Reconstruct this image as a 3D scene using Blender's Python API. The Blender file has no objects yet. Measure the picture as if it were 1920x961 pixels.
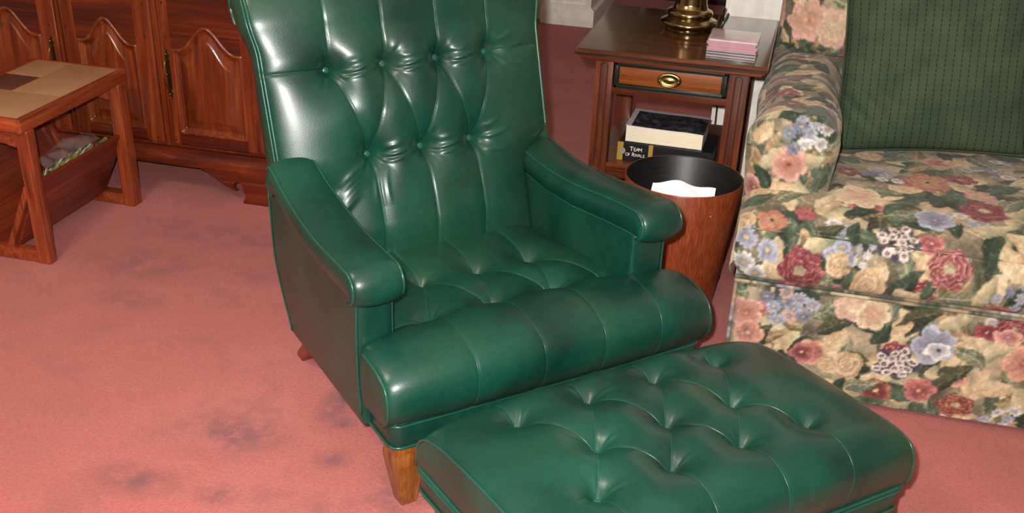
import bpy, bmesh, math, random
import numpy as np
from mathutils import Vector, Matrix
rng = np.random.default_rng(7)
random.seed(7)
PI = math.pi
SC = bpy.context.scene
COL = SC.collection
H = 1.35            # camera height

# ------------------------------------------------------------------ helpers
def lin(c):
    c = np.asarray(c, float) / 255.0
    return np.where(c <= .04045, c / 12.92, ((c + .055) / 1.055) ** 2.4)
def L4(r, g, b): return (*[float(x) for x in lin((r, g, b))], 1.0)

class NT:
    def __init__(s, name):
        s.m = bpy.data.materials.new(name); s.m.use_nodes = True
        s.t = s.m.node_tree; s.n = s.t.nodes; s.b = s.n['Principled BSDF']
    def add(s, typ, **kw):
        nd = s.n.new(typ)
        for k, v in kw.items():
            if k in nd.inputs: nd.inputs[k].default_value = v
            else: setattr(nd, k, v)
        return nd
    def link(s, a, ao, b, bi): s.t.links.new(a.outputs[ao], b.inputs[bi])
    def coord(s, kind='Object', scale=(1, 1, 1), loc=(0, 0, 0), rot=(0, 0, 0)):
        tc = s.add('ShaderNodeTexCoord'); mp = s.add('ShaderNodeMapping')
        mp.inputs['Scale'].default_value = scale; mp.inputs['Location'].default_value = loc; mp.inputs['Rotation'].default_value = rot
        s.link(tc, kind, mp, 'Vector'); return mp
    def noise(s, mp, scale, detail=3, rough=.55, dist=0):
        n = s.add('ShaderNodeTexNoise'); n.inputs['Scale'].default_value = scale
        n.inputs['Detail'].default_value = detail; n.inputs['Roughness'].default_value = rough; n.inputs['Distortion'].default_value = dist
        s.link(mp, 0, n, 'Vector'); return n
    def ramp(s, src, out, stops):
        r = s.add('ShaderNodeValToRGB'); e = r.color_ramp.elements
        while len(e) < len(stops): e.new(.5)
        for el, (p, c) in zip(e, stops): el.position = p; el.color = c
        s.link(src, out, r, 'Fac'); return r
    def mix(s, a, b, fac, mode='MIX'):
        m = s.add('ShaderNodeMixRGB', blend_type=mode)
        for i, v in ((1, a), (2, b)):
            if isinstance(v, tuple) and len(v) == 2 and hasattr(v[0], 'outputs'): s.link(v[0], v[1], m, i)
            else: m.inputs[i].default_value = v
        if isinstance(fac, tuple): s.link(fac[0], fac[1], m, 0)
        else: m.inputs[0].default_value = fac
        return m
    def bump(s, src, out, strength, dist=.002):
        b = s.add('ShaderNodeBump'); b.inputs['Strength'].default_value = strength; b.inputs['Distance'].default_value = dist
        s.link(src, out, b, 'Height'); s.link(b, 0, s.b, 'Normal'); return b
    def base(s, src, out=0): s.link(src, out, s.b, 'Base Color')

def plain(name, col, rough=.5, metal=0, coat=0, bump=0, bscale=200, spec=.5):
    t = NT(name); mp = t.coord(); n = t.noise(mp, 30, 3)
    c = np.array(col[:3])
    r = t.ramp(n, 0, [(.3, (*(c * .9), 1)), (.7, (*(np.minimum(c * 1.08, 1)), 1))]); t.base(r)
    t.b.inputs['Roughness'].default_value = rough; t.b.inputs['Metallic'].default_value = metal
    t.b.inputs['Coat Weight'].default_value = coat; t.b.inputs['Specular IOR Level'].default_value = spec
    if bump: t.bump(t.noise(mp, bscale, 2), 0, bump, .001)
    return t.m

def wood(name, dark, mid, light, axis, rough=.35, scale=1.0, coat=.2, fine=1.0):
    """grain runs along axis (0,1,2) of object space"""
    t = NT(name); sc = [14, 14, 14]; sc[axis] = 1.1
    mp = t.coord(scale=tuple(x * scale for x in sc))
    n1 = t.noise(mp, 1.6, 5, .6, 1.2)
    sc2 = [160, 160, 160]; sc2[axis] = 5
    mp2 = t.coord(scale=tuple(x * scale * fine for x in sc2)); n2 = t.noise(mp2, 1.0, 3, .6)
    r = t.ramp(n1, 0, [(.28, dark), (.5, mid), (.72, light)])
    r2 = t.ramp(n2, 0, [(.35, (.55, .5, .48, 1)), (.6, (1, 1, 1, 1))])
    m = t.mix((r, 0), (r2, 0), .75, 'MULTIPLY'); t.base(m)
    t.b.inputs['Roughness'].default_value = rough; t.b.inputs['Coat Weight'].default_value = coat
    t.b.inputs['Coat Roughness'].default_value = .15
    t.bump(n2, 0, .12, .001)
    return t.m

def finish(o, parent, mats, smooth):
    COL.objects.link(o)
    if parent is not None: o.parent = parent
    for m in (mats if isinstance(mats, (list, tuple)) else [mats]): o.data.materials.append(m)
    if smooth: o.data.polygons.foreach_set('use_smooth', [True] * len(o.data.polygons))
    return o

def npmesh(name, parts, mats, parent=None, smooth=True, colors=None, uvs=None, weld=0, matidx=None, sharp=None):
    """parts: list of (V (n,3), F (m,4) or list)"""
    V = []; F = []; off = 0
    for v, f in parts:
        v = np.asarray(v, float).reshape(-1, 3); V.append(v)
        F.extend((np.asarray(f) + off).tolist() if isinstance(f, np.ndarray) else [[i + off for i in q] for q in f])
        off += len(v)
    V = np.concatenate(V)
    me = bpy.data.meshes.new(name); me.from_pydata(V.tolist(), [], F)
    if colors is not None:
        ca = me.color_attributes.new('Pattern', 'FLOAT_COLOR', 'POINT')
        c4 = np.ones((len(V), 4)); c4[:, :3] = colors; ca.data.foreach_set('color', c4.ravel())
    if uvs is not None:
        ul = me.uv_layers.new(name='UVMap'); idx = np.zeros(len(me.loops), dtype=np.int32)
        me.loops.foreach_get('vertex_index', idx); ul.data.foreach_set('uv', np.asarray(uvs, float)[idx].ravel())
    if matidx is not None: me.polygons.foreach_set('material_index', matidx)
    if weld:
        bm = bmesh.new(); bm.from_mesh(me); bmesh.ops.remove_doubles(bm, verts=bm.verts, dist=weld)
        bmesh.ops.recalc_face_normals(bm, faces=bm.faces); bm.to_mesh(me); bm.free()
    me.update()
    o = bpy.data.objects.new(name, me)
    finish(o, parent, mats, smooth)
    if sharp is not None: me.set_sharp_from_angle(angle=sharp)
    return o

def gridF(nu, nv, flip=False, wrapu=False):
    i = np.arange(nu if wrapu else nu - 1)[:, None]; j = np.arange(nv - 1)[None, :]
    a = i * nv + j; b = ((i + 1) % nu) * nv + j
    q = np.stack([a, b, b + 1, a + 1], -1).reshape(-1, 4)
    return q[:, ::-1].copy() if flip else q
def grid(P, flip=False, wrapu=False):
    P = np.asarray(P); return (P.reshape(-1, 3), gridF(P.shape[0], P.shape[1], flip, wrapu))

def tube(path, r, n=8, closed=False):
    """path (m,3) -> (V,F) with end caps"""
    P = np.asarray(path, float); m = len(P)
    T = np.gradient(P, axis=0)
    if closed: T = np.roll(P, -1, 0) - np.roll(P, 1, 0)
    T /= np.linalg.norm(T, axis=1)[:, None] + 1e-12
    up = np.array([0, 0, 1.]) if abs(T[0, 2]) < .9 else np.array([1., 0, 0])
    N = np.zeros_like(P); v = np.cross(T[0], up); v /= np.linalg.norm(v); N[0] = v
    for i in range(1, m):
        v = N[i - 1] - T[i] * (N[i - 1] @ T[i]); N[i] = v / (np.linalg.norm(v) + 1e-12)
    B = np.cross(T, N); a = np.linspace(0, 2 * PI, n, endpoint=False)
    R = (np.full(m, r) if np.isscalar(r) else np.asarray(r))[:, None, None]
    V = P[:, None, :] + R * (np.cos(a)[None, :, None] * N[:, None, :] + np.sin(a)[None, :, None] * B[:, None, :])
    F = []
    for i in range(m if closed else m - 1):
        for j in range(n):
            i2 = (i + 1) % m; j2 = (j + 1) % n
            F.append([i * n + j, i * n + j2, i2 * n + j2, i2 * n + j])
    if not closed: F.append(list(range(n))[::-1]); F.append([(m - 1) * n + j for j in range(n)])
    return V.reshape(-1, 3), F

def lathe(prof, n=48, cx=0, cy=0):
    prof = np.asarray(prof, float); a = np.linspace(0, 2 * PI, n, endpoint=False)
    V = np.stack([cx + prof[:, 0][:, None] * np.cos(a), cy + prof[:, 0][:, None] * np.sin(a), np.repeat(prof[:, 1][:, None], n, 1)], -1)
    F = []
    for i in range(len(prof) - 1):
        for j in range(n):
            F.append([i * n + j, i * n + (j + 1) % n, (i + 1) * n + (j + 1) % n, (i + 1) * n + j])
    return V.reshape(-1, 3), F

def spline(pts, n=60):
    """dense Catmull-Rom through pts, resampled to even arc length"""
    P = np.asarray(pts, float); Q = np.vstack([2 * P[0] - P[1], P, 2 * P[-1] - P[-2]]); out = []
    for i in range(1, len(Q) - 2):
        t = np.linspace(0, 1, 24, endpoint=False)[:, None]
        p0, p1, p2, p3 = Q[i - 1], Q[i], Q[i + 1], Q[i + 2]
        out.append(.5 * ((2 * p1) + (-p0 + p2) * t + (2 * p0 - 5 * p1 + 4 * p2 - p3) * t ** 2 + (-p0 + 3 * p1 - 3 * p2 + p3) * t ** 3))
    out = np.vstack(out + [P[-1:]])
    s = np.r_[0, np.cumsum(np.linalg.norm(np.diff(out, axis=0), axis=1))]
    tt = np.linspace(0, s[-1], n)
    return np.stack([np.interp(tt, s, out[:, k]) for k in range(out.shape[1])], -1)

def boxbm(bm, x0, x1, y0, y1, z0, z1, bev=0, seg=2):
    r = bmesh.ops.create_cube(bm, size=1); vs = r['verts']
    for v in vs: v.co = Vector((x0 + (v.co.x + .5) * (x1 - x0), y0 + (v.co.y + .5) * (y1 - y0), z0 + (v.co.z + .5) * (z1 - z0)))
    if bev:
        es = list({e for v in vs for e in v.link_edges})
        bmesh.ops.bevel(bm, geom=es, offset=bev, segments=seg, profile=.7, affect='EDGES')
def box(name, dims, mat, parent=None, bev=.003, seg=2, rot=None):
    bm = bmesh.new(); boxbm(bm, *dims, bev, seg)
    return bmobj(name, bm, mat, parent)
def bmobj(name, bm, mat, parent=None, smooth=True, ang=.6):
    me = bpy.data.meshes.new(name); bmesh.ops.recalc_face_normals(bm, faces=bm.faces); bm.to_mesh(me); bm.free()
    o = bpy.data.objects.new(name, me); finish(o, parent, mat, smooth)
    if smooth: me.set_sharp_from_angle(angle=ang)
    return o
def prism(bm, poly, axis, a, b, bev=0):
    """extrude 2-D polygon along axis from a to b. axis 1: poly=(x,z); axis 0: poly=(y,z); axis 2: (x,y)"""
    def mk(p, t): return (t, p[0], p[1]) if axis == 0 else ((p[0], t, p[1]) if axis == 1 else (p[0], p[1], t))
    A = [bm.verts.new(mk(p, a)) for p in poly]; B = [bm.verts.new(mk(p, b)) for p in poly]; n = len(poly)
    fs = [bm.faces.new(A), bm.faces.new(B[::-1])]
    for i in range(n): fs.append(bm.faces.new([A[i], B[i], B[(i + 1) % n], A[(i + 1) % n]]))
    if bev:
        es = [e for e in fs[0].edges] + [e for e in fs[1].edges]
        bmesh.ops.bevel(bm, geom=es, offset=bev, segments=2, profile=.7, affect='EDGES')

def empty(name, label, cat, loc=(0, 0, 0), rz=0, group=None):
    o = bpy.data.objects.new(name, None); COL.objects.link(o); o.location = loc; o.rotation_euler = (0, 0, rz)
    o.empty_display_size = .1
    tag(o, label, cat, group); return o
def tag(o, label, cat, group=None, kind=None):
    o['label'] = label; o['category'] = cat
    if group: o['group'] = group
    if kind: o['kind'] = kind
    return o
def struct(o): o['kind'] = 'structure'; return o

def rbox(h, r, res, c=(0, 0, 0), deform=None):
    """rounded box as six grids, welded later. returns parts"""
    h = np.array(h, float); parts = []
    for ax in range(3):
        o1, o2 = [(1, 2), (2, 0), (0, 1)][ax]
        n1 = max(4, int(2 * h[o1] / res)); n2 = max(4, int(2 * h[o2] / res))
        for sg in (-1, 1):
            A, B = np.meshgrid(np.linspace(-h[o1], h[o1], n1), np.linspace(-h[o2], h[o2], n2), indexing='ij')
            P = np.zeros((n1, n2, 3)); P[..., o1] = A; P[..., o2] = B; P[..., ax] = sg * h[ax]
            I = np.clip(P, -(h - r), h - r); D = P - I; D /= np.linalg.norm(D, axis=-1)[..., None]
            Q = I + r * D + np.array(c)
            if deform: Q = deform(Q)
            parts.append(grid(Q, flip=(sg < 0)))
    return parts

# ------------------------------------------------------------------ camera
f_px, pit, rol, yaw, pcx, pcy = 2142., .5403, -.046, -.2239, 960., 725.
cp, sp, cw, sw = math.cos(pit), math.sin(pit), math.cos(yaw), math.sin(yaw)
Fv = np.array([sw * cp, cw * cp, -sp]); Rr = np.array([cw, -sw, 0]); Dv = np.cross(Fv, Rr); cr, sr = math.cos(rol), math.sin(rol)
Xc = cr * Rr + sr * Dv; Yc = -sr * Rr + cr * Dv
cam = bpy.data.cameras.new('camera'); co = bpy.data.objects.new('camera', cam); COL.objects.link(co)
co.matrix_world = Matrix(((Xc[0], -Yc[0], -Fv[0], 0), (Xc[1], -Yc[1], -Fv[1], 0), (Xc[2], -Yc[2], -Fv[2], H), (0, 0, 0, 1)))
cam.sensor_width = 36; cam.lens = 36 * f_px / 1920; cam.shift_x = 0; cam.shift_y = (pcy - 480.5) / 1920; cam.clip_start = .05
SC.camera = co

# ------------------------------------------------------------------ materials
def leather(name, base=(15, 66, 52), dark=(9, 44, 36), olive=(38, 66, 44), rough=.38):
    t = NT(name); mp = t.coord()
    n1 = t.noise(mp, 4.5, 4, .6, .4); n2 = t.noise(mp, 2.2, 2, .5, .3); n3 = t.noise(mp, 90, 2, .6)
    r1 = t.ramp(n1, 0, [(.32, L4(*dark)), (.62, L4(*base))])
    r2 = t.ramp(n2, 0, [(.5, (0, 0, 0, 1)), (.72, (.55, .55, .55, 1))])
    m = t.mix((r1, 0), L4(*olive), (r2, 0)); r3 = t.ramp(n3, 0, [(.3, (.86, .86, .86, 1)), (.7, (1.05, 1.05, 1.05, 1))])
    m2 = t.mix((m, 0), (r3, 0), .8, 'MULTIPLY'); t.base(m2)
    t.b.inputs['Roughness'].default_value = rough; t.b.inputs['Specular IOR Level'].default_value = .3
    t.b.inputs['Coat Weight'].default_value = .34; t.b.inputs['Coat Roughness'].default_value = .25; t.b.inputs['Coat IOR'].default_value = 1.45
    v = t.add('ShaderNodeTexVoronoi'); v.inputs['Scale'].default_value = 420; t.link(mp, 0, v, 'Vector')
    n4 = t.noise(mp, 25, 3, .6)
    ad = t.add('ShaderNodeMath', operation='MULTIPLY_ADD'); t.link(n4, 0, ad, 0); ad.inputs[1].default_value = 1.2; t.link(v, 0, ad, 2)
    t.bump(ad, 0, .13, .001)
    return t.m
LEA = leather('green_leather')
LEA2 = leather('green_leather_welt', (26, 80, 66), (20, 66, 54), (40, 78, 56), .3)  # paler green; on stitching it paints in the seams' highlight lines
BUT = leather('green_leather_button', (34, 92, 75), (28, 78, 64), (50, 88, 64), .3)
LEGW = wood('golden_walnut', L4(92, 50, 18), L4(134, 80, 34), L4(164, 106, 52), 2, .3, 1.5)
CABW_V = wood('cherry_vertical', L4(76, 27, 10), L4(118, 48, 18), L4(150, 74, 32), 2, .34, 1.0)
CABW_H = wood('cherry_horizontal', L4(54, 16, 7), L4(92, 31, 12), L4(124, 50, 20), 0, .36, 1.0)
TEAK = wood('teak', L4(92, 34, 14), L4(136, 58, 28), L4(162, 80, 42), 2, .42, 1.2)
TEAK_Y = wood('teak_long', L4(98, 38, 18), L4(140, 60, 30), L4(166, 82, 42), 1, .42, 1.2)
TEAK_P = wood('teak_panel', L4(84, 28, 14), L4(116, 42, 22), L4(140, 58, 32), 1, .45, .8)
ETW_V = wood('end_table_leg_wood', L4(60, 27, 14), L4(96, 44, 22), L4(126, 64, 32), 2, .3, 1.2)
ETW_X = wood('end_table_wood', L4(60, 27, 14), L4(98, 45, 22), L4(128, 66, 32), 0, .28, 1.0)
ETTOP = wood('polished_top_wood', L4(66, 40, 20), L4(80, 50, 26), L4(94, 60, 32), 0, .15, .5, .3)
DRAWW = wood('drawer_burl', L4(118, 58, 20), L4(146, 78, 30), L4(164, 94, 42), 0, .32, 1.0)
BLACKW = plain('black_lacquer', L4(26, 28, 22), .3, 0, .3)
GROOVE = plain('dark_groove', L4(52, 20, 10), .5)
BRASS = plain('brass', L4(142, 124, 88), .2, 1.0)
BRASSD = plain('aged_brass', L4(150, 128, 78), .3, 1.0)
WHITE = plain('white_painted_wood', L4(238, 235, 226), .45)
WALLM = plain('cream_wall_paint', L4(206, 196, 176), .8)
PAPER = plain('white_paper', L4(238, 238, 244), .7)
def bin_mat():
    t = NT('bin_veneer'); mp = t.coord(scale=(330, 330, 1.2)); n = t.noise(mp, 1.0, 2, .5, .0)
    mp2 = t.coord(scale=(9, 9, .6)); n2 = t.noise(mp2, 1.5, 3)
    r = t.ramp(n, 0, [(.3, L4(108, 44, 20)), (.5, L4(128, 57, 28)), (.7, L4(150, 74, 40))])
    r2 = t.ramp(n2, 0, [(.3, (.75, .72, .7, 1)), (.7, (1.05, 1.05, 1.05, 1))])
    t.base(t.mix((r, 0), (r2, 0), .4, 'MULTIPLY')); t.b.inputs['Roughness'].default_value = .38; t.bump(n, 0, .08, .001); return t.m
BINW = bin_mat()
def bin_in():
    t = NT('bin_black_lining'); mp = t.coord(scale=(8, 8, 160)); n = t.noise(mp, 1.2, 4, .6)
    r = t.ramp(n, 0, [(.35, L4(8, 7, 8)), (.7, L4(24, 23, 24))]); t.base(r); t.b.inputs['Roughness'].default_value = .45; t.bump(n, 0, .2, .001); return t.m
BININ = bin_in()

def carpet_mat():
    t = NT('pink_carpet'); mp = t.coord()
    fine = t.noise(mp, 420, 2, .7); med = t.noise(mp, 130, 3, .65); big = t.noise(mp, 1.7, 4, .6, .5); bl = t.noise(mp, 5.2, 4, .6, .5)
    base = t.ramp(big, 0, [(.3, L4(186, 98, 88)), (.5, L4(200, 104, 98)), (.72, L4(208, 116, 112))])
    f1 = t.ramp(fine, 0, [(.28, (.62, .56, .58, 1)), (.5, (1, 1, 1, 1)), (.78, (1.25, 1.24, 1.2, 1))])
    f2 = t.ramp(med, 0, [(.3, (.84, .8, .82, 1)), (.62, (1.06, 1.05, 1.04, 1))])
    m = t.mix((base, 0), (f1, 0), .8, 'MULTIPLY'); m = t.mix((m, 0), (f2, 0), .9, 'MULTIPLY')
    # pile sheen painted into the colour: irregular mauve spots at their own places
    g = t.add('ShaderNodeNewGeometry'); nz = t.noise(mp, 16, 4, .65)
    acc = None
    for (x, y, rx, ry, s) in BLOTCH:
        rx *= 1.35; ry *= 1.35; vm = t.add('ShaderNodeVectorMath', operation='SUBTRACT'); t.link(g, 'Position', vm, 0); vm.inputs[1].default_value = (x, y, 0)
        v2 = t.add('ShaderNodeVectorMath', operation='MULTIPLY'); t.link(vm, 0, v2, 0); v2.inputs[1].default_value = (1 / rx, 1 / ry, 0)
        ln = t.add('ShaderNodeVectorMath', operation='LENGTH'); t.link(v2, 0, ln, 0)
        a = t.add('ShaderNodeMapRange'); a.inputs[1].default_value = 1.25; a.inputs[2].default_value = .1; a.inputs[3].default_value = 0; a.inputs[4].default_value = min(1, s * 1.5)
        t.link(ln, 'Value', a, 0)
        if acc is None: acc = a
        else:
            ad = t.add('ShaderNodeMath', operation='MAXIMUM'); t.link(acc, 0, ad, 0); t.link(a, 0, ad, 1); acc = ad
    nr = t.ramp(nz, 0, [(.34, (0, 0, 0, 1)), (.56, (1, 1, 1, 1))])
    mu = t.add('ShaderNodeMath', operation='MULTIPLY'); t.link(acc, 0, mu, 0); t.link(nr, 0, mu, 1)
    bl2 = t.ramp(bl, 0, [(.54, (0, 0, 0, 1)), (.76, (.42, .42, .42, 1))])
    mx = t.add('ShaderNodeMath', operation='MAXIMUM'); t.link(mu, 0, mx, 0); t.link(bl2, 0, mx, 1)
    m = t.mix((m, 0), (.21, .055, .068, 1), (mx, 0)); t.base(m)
    t.b.inputs['Roughness'].default_value = .95; t.b.inputs['Specular IOR Level'].default_value = .1
    t.b.inputs['Sheen Weight'].default_value = .25; t.b.inputs['Sheen Roughness'].default_value = .5
    ad = t.add('ShaderNodeMath', operation='ADD'); t.link(fine, 0, ad, 0); t.link(med, 0, ad, 1)
    t.bump(ad, 0, .9, .006); return t.m
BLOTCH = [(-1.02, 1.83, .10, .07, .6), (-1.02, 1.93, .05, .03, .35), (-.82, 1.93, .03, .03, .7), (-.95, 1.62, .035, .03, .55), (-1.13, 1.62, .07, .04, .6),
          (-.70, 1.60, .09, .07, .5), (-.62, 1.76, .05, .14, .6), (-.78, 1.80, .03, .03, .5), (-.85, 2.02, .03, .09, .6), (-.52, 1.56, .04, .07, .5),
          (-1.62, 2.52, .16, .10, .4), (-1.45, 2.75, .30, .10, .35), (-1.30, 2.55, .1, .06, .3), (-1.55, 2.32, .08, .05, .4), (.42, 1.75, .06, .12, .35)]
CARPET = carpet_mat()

# ------------------------------------------------------------------ room shell
def shell(name, dims, mat, bev=0):
    return struct(box(name, dims, mat, None, bev))
bm = bmesh.new(); bmesh.ops.create_grid(bm, x_segments=1, y_segments=1, size=1)
for v in bm.verts: v.co = Vector((-4.0 + (v.co.x + 1) * 3.6, -2.4 + (v.co.y + 1) * 5.7, 0))
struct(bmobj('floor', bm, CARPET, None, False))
shell('ceiling', (-4.0, 3.2, -2.4, 9.0, 2.15, 2.2), WHITE)
shell('wall_left', (-4.05, -4.0, -2.4, 9.0, 0, 2.15), WALLM)
shell('wall_right', (3.2, 3.25, -2.4, 9.0, 0, 2.15), WALLM)
shell('wall_front', (-4.0, 3.2, -2.45, -2.4, 0, 2.15), WALLM)
shell('wall_back', (-4.0, 3.2, 9.0, 9.05, 0, 2.15), plain('tan_panelled_wall', L4(120, 92, 62), .7))
shell('wall_cabinet_side', (-4.0, -1.34, 3.52, 3.64, 0, 2.15), WALLM)
shell('wall_sofa_side', (-.205, 3.2, 3.52, 3.66, 0, 2.15), WHITE)
# corner boards and panel joints of the white wall end
bm = bmesh.new()
boxbm(bm, -.209, -.199, 3.514, 3.67, 0, 2.15, .001)
for x in (-.09, .06, .21): boxbm(bm, x, x + .004, 3.5165, 3.52, 0, 2.15)
struct(bmobj('trim_1', bm, WHITE))
# far white panelled wall end in the hallway
shell('wall_hall', (-1.215, -.975, 5.62, 9.0, 0, 2.15), WHITE, .003)
bm = bmesh.new()
boxbm(bm, -1.222, -.955, 5.60, 9.0, 0, .075, .004)
prism(bm, [(-1.222, .075), (-.955, .075), (-.975, .10), (-1.215, .10)], 1, 5.605, 5.62)
boxbm(bm, -1.215, -1.178, 5.606, 5.62, .10, 2.15, .002); boxbm(bm, -1.0, -.972, 5.606, 5.62, .10, 2.15, .002)
struct(bmobj('trim_2', bm, WHITE))
shell('wall_hall_return', (-1.5, -1.27, 5.67, 6.4, 0, 2.15), WHITE, .003)
bm = bmesh.new(); boxbm(bm, -1.275, -1.215, 5.68, 5.72, 0, 2.15, .002)
struct(bmobj('trim_3', bm, WHITE))

# ------------------------------------------------------------------ tufting
def prof_fn(pts, n=400):
    P = spline(pts, n); s = np.r_[0, np.cumsum(np.linalg.norm(np.diff(P, axis=0), axis=1))]
    T = np.gradient(P, axis=0); T /= np.linalg.norm(T, axis=1)[:, None]
    N = np.stack([-T[:, 1], T[:, 0]], -1)    # left normal of the (v,z) path
    return P, s, N
class Wrap:
    """leather panel wrapped over a (v,z) profile, running across u; pushed in at buttons and along seams"""
    def __init__(w, pts, half, edge, bulge, buttons, seams, dip=.035, cen=lambda t: 0 * t, ep=3., exp=.55, wr=1.0, side=1, valley=.006, pil=0, rise=lambda tn: 1 + 0 * tn):
        w.P, w.s, w.N = prof_fn(pts); w.N = w.N * side; w.L = w.s[-1]; w.half = half; w.cen = cen; w.bulge = bulge; w.bt = buttons; w.sm = seams
        w.dip = dip; w.ep = ep; w.exp = exp; w.wr = wr; w.edge = edge; w.valley = valley; w.rise = rise; w.folds = []
    def t_of(w, v=None, z=None, lo=0, hi=1e9):
        m = (w.s >= lo) & (w.s <= hi)
        d = np.zeros(len(w.s)); 
        if v is not None: d = d + (w.P[:, 0] - v) ** 2
        if z is not None: d = d + (w.P[:, 1] - z) ** 2
        d = np.where(m, d, 1e9); return w.s[int(np.argmin(d))]
    def disp(w, u, t, a):
        e = np.clip(1 - np.abs(a) ** w.ep, 0, 1) ** w.exp
        tn = t / w.L; et = w.edge(t, w.L)
        h = w.bulge * e * et * w.rise(tn)
        dd = np.zeros_like(u); near = np.full_like(u, 9.)
        for (bu, bt_) in w.bt:
            r = np.hypot(u - bu, t - bt_); near = np.minimum(near, r)
            th = np.arctan2(t - bt_, u - bu); ph = (bu * 37 + bt_ * 91) % 6.28
            d = .62 * np.exp(-(r / .045) ** 1.4) + .38 * np.exp(-(r / .016) ** 1.6)
            dd = dd + d ** 3
            k = np.exp(-((r - .024) / .018) ** 2) * (np.cos(9 * th + ph) * .6 + np.cos(14 * th + 2 * ph) * .4)
            h = h + .0011 * w.wr * k * (1 + .8 * np.sin(3 * th + ph * 2))
        dd = dd ** (1 / 3.)
        sd = np.zeros_like(u); fine = np.zeros_like(u)
        for seg in w.sm:
            (u0, t0, u1, t1) = seg[:4]; wt = seg[4] if len(seg) > 4 else 1.
            L2 = (u1 - u0) ** 2 + (t1 - t0) ** 2; q = np.clip(((u - u0) * (u1 - u0) + (t - t0) * (t1 - t0)) / L2, 0, 1)
            d = np.hypot(u - u0 - q * (u1 - u0), t - t0 - q * (t1 - t0))
            sd = sd + (wt * np.exp(-(d / .016) ** 1.5)) ** 3; fine = np.maximum(fine, min(wt, 1.) * np.exp(-(d / .0022) ** 2))
        sd = sd ** (1 / 3.)
        for (u0, t0, u1, t1, wd, am) in w.folds:
            L2 = (u1 - u0) ** 2 + (t1 - t0) ** 2; q = np.clip(((u - u0) * (u1 - u0) + (t - t0) * (t1 - t0)) / L2, 0, 1)
            cross = ((u - u0) * (t1 - t0) - (t - t0) * (u1 - u0)) / math.sqrt(L2) - .25 * math.sqrt(L2) * q * (1 - q)
            h = h + am * np.exp(-(cross / wd) ** 2) * np.sin(PI * q) ** .8 * ((q > 0) & (q < 1))
        h = h - w.valley * sd * et * np.clip(e * 1.5, 0, 1) - .0016 * fine
        h = h - w.dip * dd
        return h
    def at(w, u, t, off=0, disp=True):
        u = np.asarray(u, float); t = np.asarray(t, float)
        hw = w.half(t); a = np.clip((u - w.cen(t)) / hw, -1, 1)
        P = np.stack([np.interp(t, w.s, w.P[:, k]) for k in (0, 1)], -1); N = np.stack([np.interp(t, w.s, w.N[:, k]) for k in (0, 1)], -1)
        N /= np.linalg.norm(N, axis=-1)[..., None] + 1e-9
        h = (w.disp(u, t, a) if disp else 0 * u) + off
        return np.stack([u, P[..., 0] + N[..., 0] * h, P[..., 1] + N[..., 1] * h], -1)
    def surf(w, nu, nt, t0=0, t1=None):
        t1 = w.L if t1 is None else t1
        a = np.sin(np.linspace(-1, 1, nu) * PI / 2 * .86) / math.sin(PI / 2 * .86); t = np.linspace(t0, t1, nt)
        A, T = np.meshgrid(a, t, indexing='ij'); U = w.cen(T) + A * w.half(T)
        w.tt = t
        return w.at(U, T)
    def seamtubes(w, r=.0011, off=.0002):
        out = []
        for seg in w.sm:
            u0, t0, u1, t1 = seg[:4]
            n = max(6, int(math.hypot(u1 - u0, t1 - t0) / .004)); q = np.linspace(.03, .97, n)
            out.append((w.at(u0 + q * (u1 - u0), t0 + q * (t1 - t0), off), r))
        return out

def button_at(w, u, t, xf, parent, r=.0096):
    p = w.at(np.array([u]), np.array([t]), .003)[0]; p2 = w.at(np.array([u]), np.array([t]), .013, True)[0]
    n = p2 - p; p = xf(p[None])[0]; n = Vector(n).normalized()
    bm = bmesh.new(); bmesh.ops.create_uvsphere(bm, u_segments=20, v_segments=12, radius=1)
    bmesh.ops.scale(bm, vec=(r, r, r * .5), verts=bm.verts)
    q = n.to_track_quat('Z', 'Y'); bmesh.ops.rotate(bm, matrix=q.to_matrix(), verts=bm.verts)
    bmesh.ops.translate(bm, vec=Vector(p), verts=bm.verts)
    return bmobj('button', bm, BUT, parent, True, 3.2)

K = 1.086
def XF(P):
    P = np.asarray(P, float).copy(); Q = P.copy(); Q[..., 0] = K * P[..., 0]; Q[..., 1] = K * P[..., 1]; Q[..., 2] = H - K * (H - P[..., 2]); return Q
def sm(x, a, b):
    q = np.clip((np.asarray(x, float) - a) / (b - a), 0, 1); return q * q * (3 - 2 * q)
def tubes(name, lst, mat, parent, xf=XF, n=8):
    for p, r in lst: npmesh(name, [tube(xf(p) if xf else p, r, n)], mat, parent)

# ------------------------------------------------------------------ armchair
CH = np.array([-.35166573, 1.89684366]); CA = math.radians(45.5)
chair = empty('armchair', 'green button-tufted leather armchair with rolled back and short brown wooden legs', 'armchair', (CH[0], CH[1], 0), CA)
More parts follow.
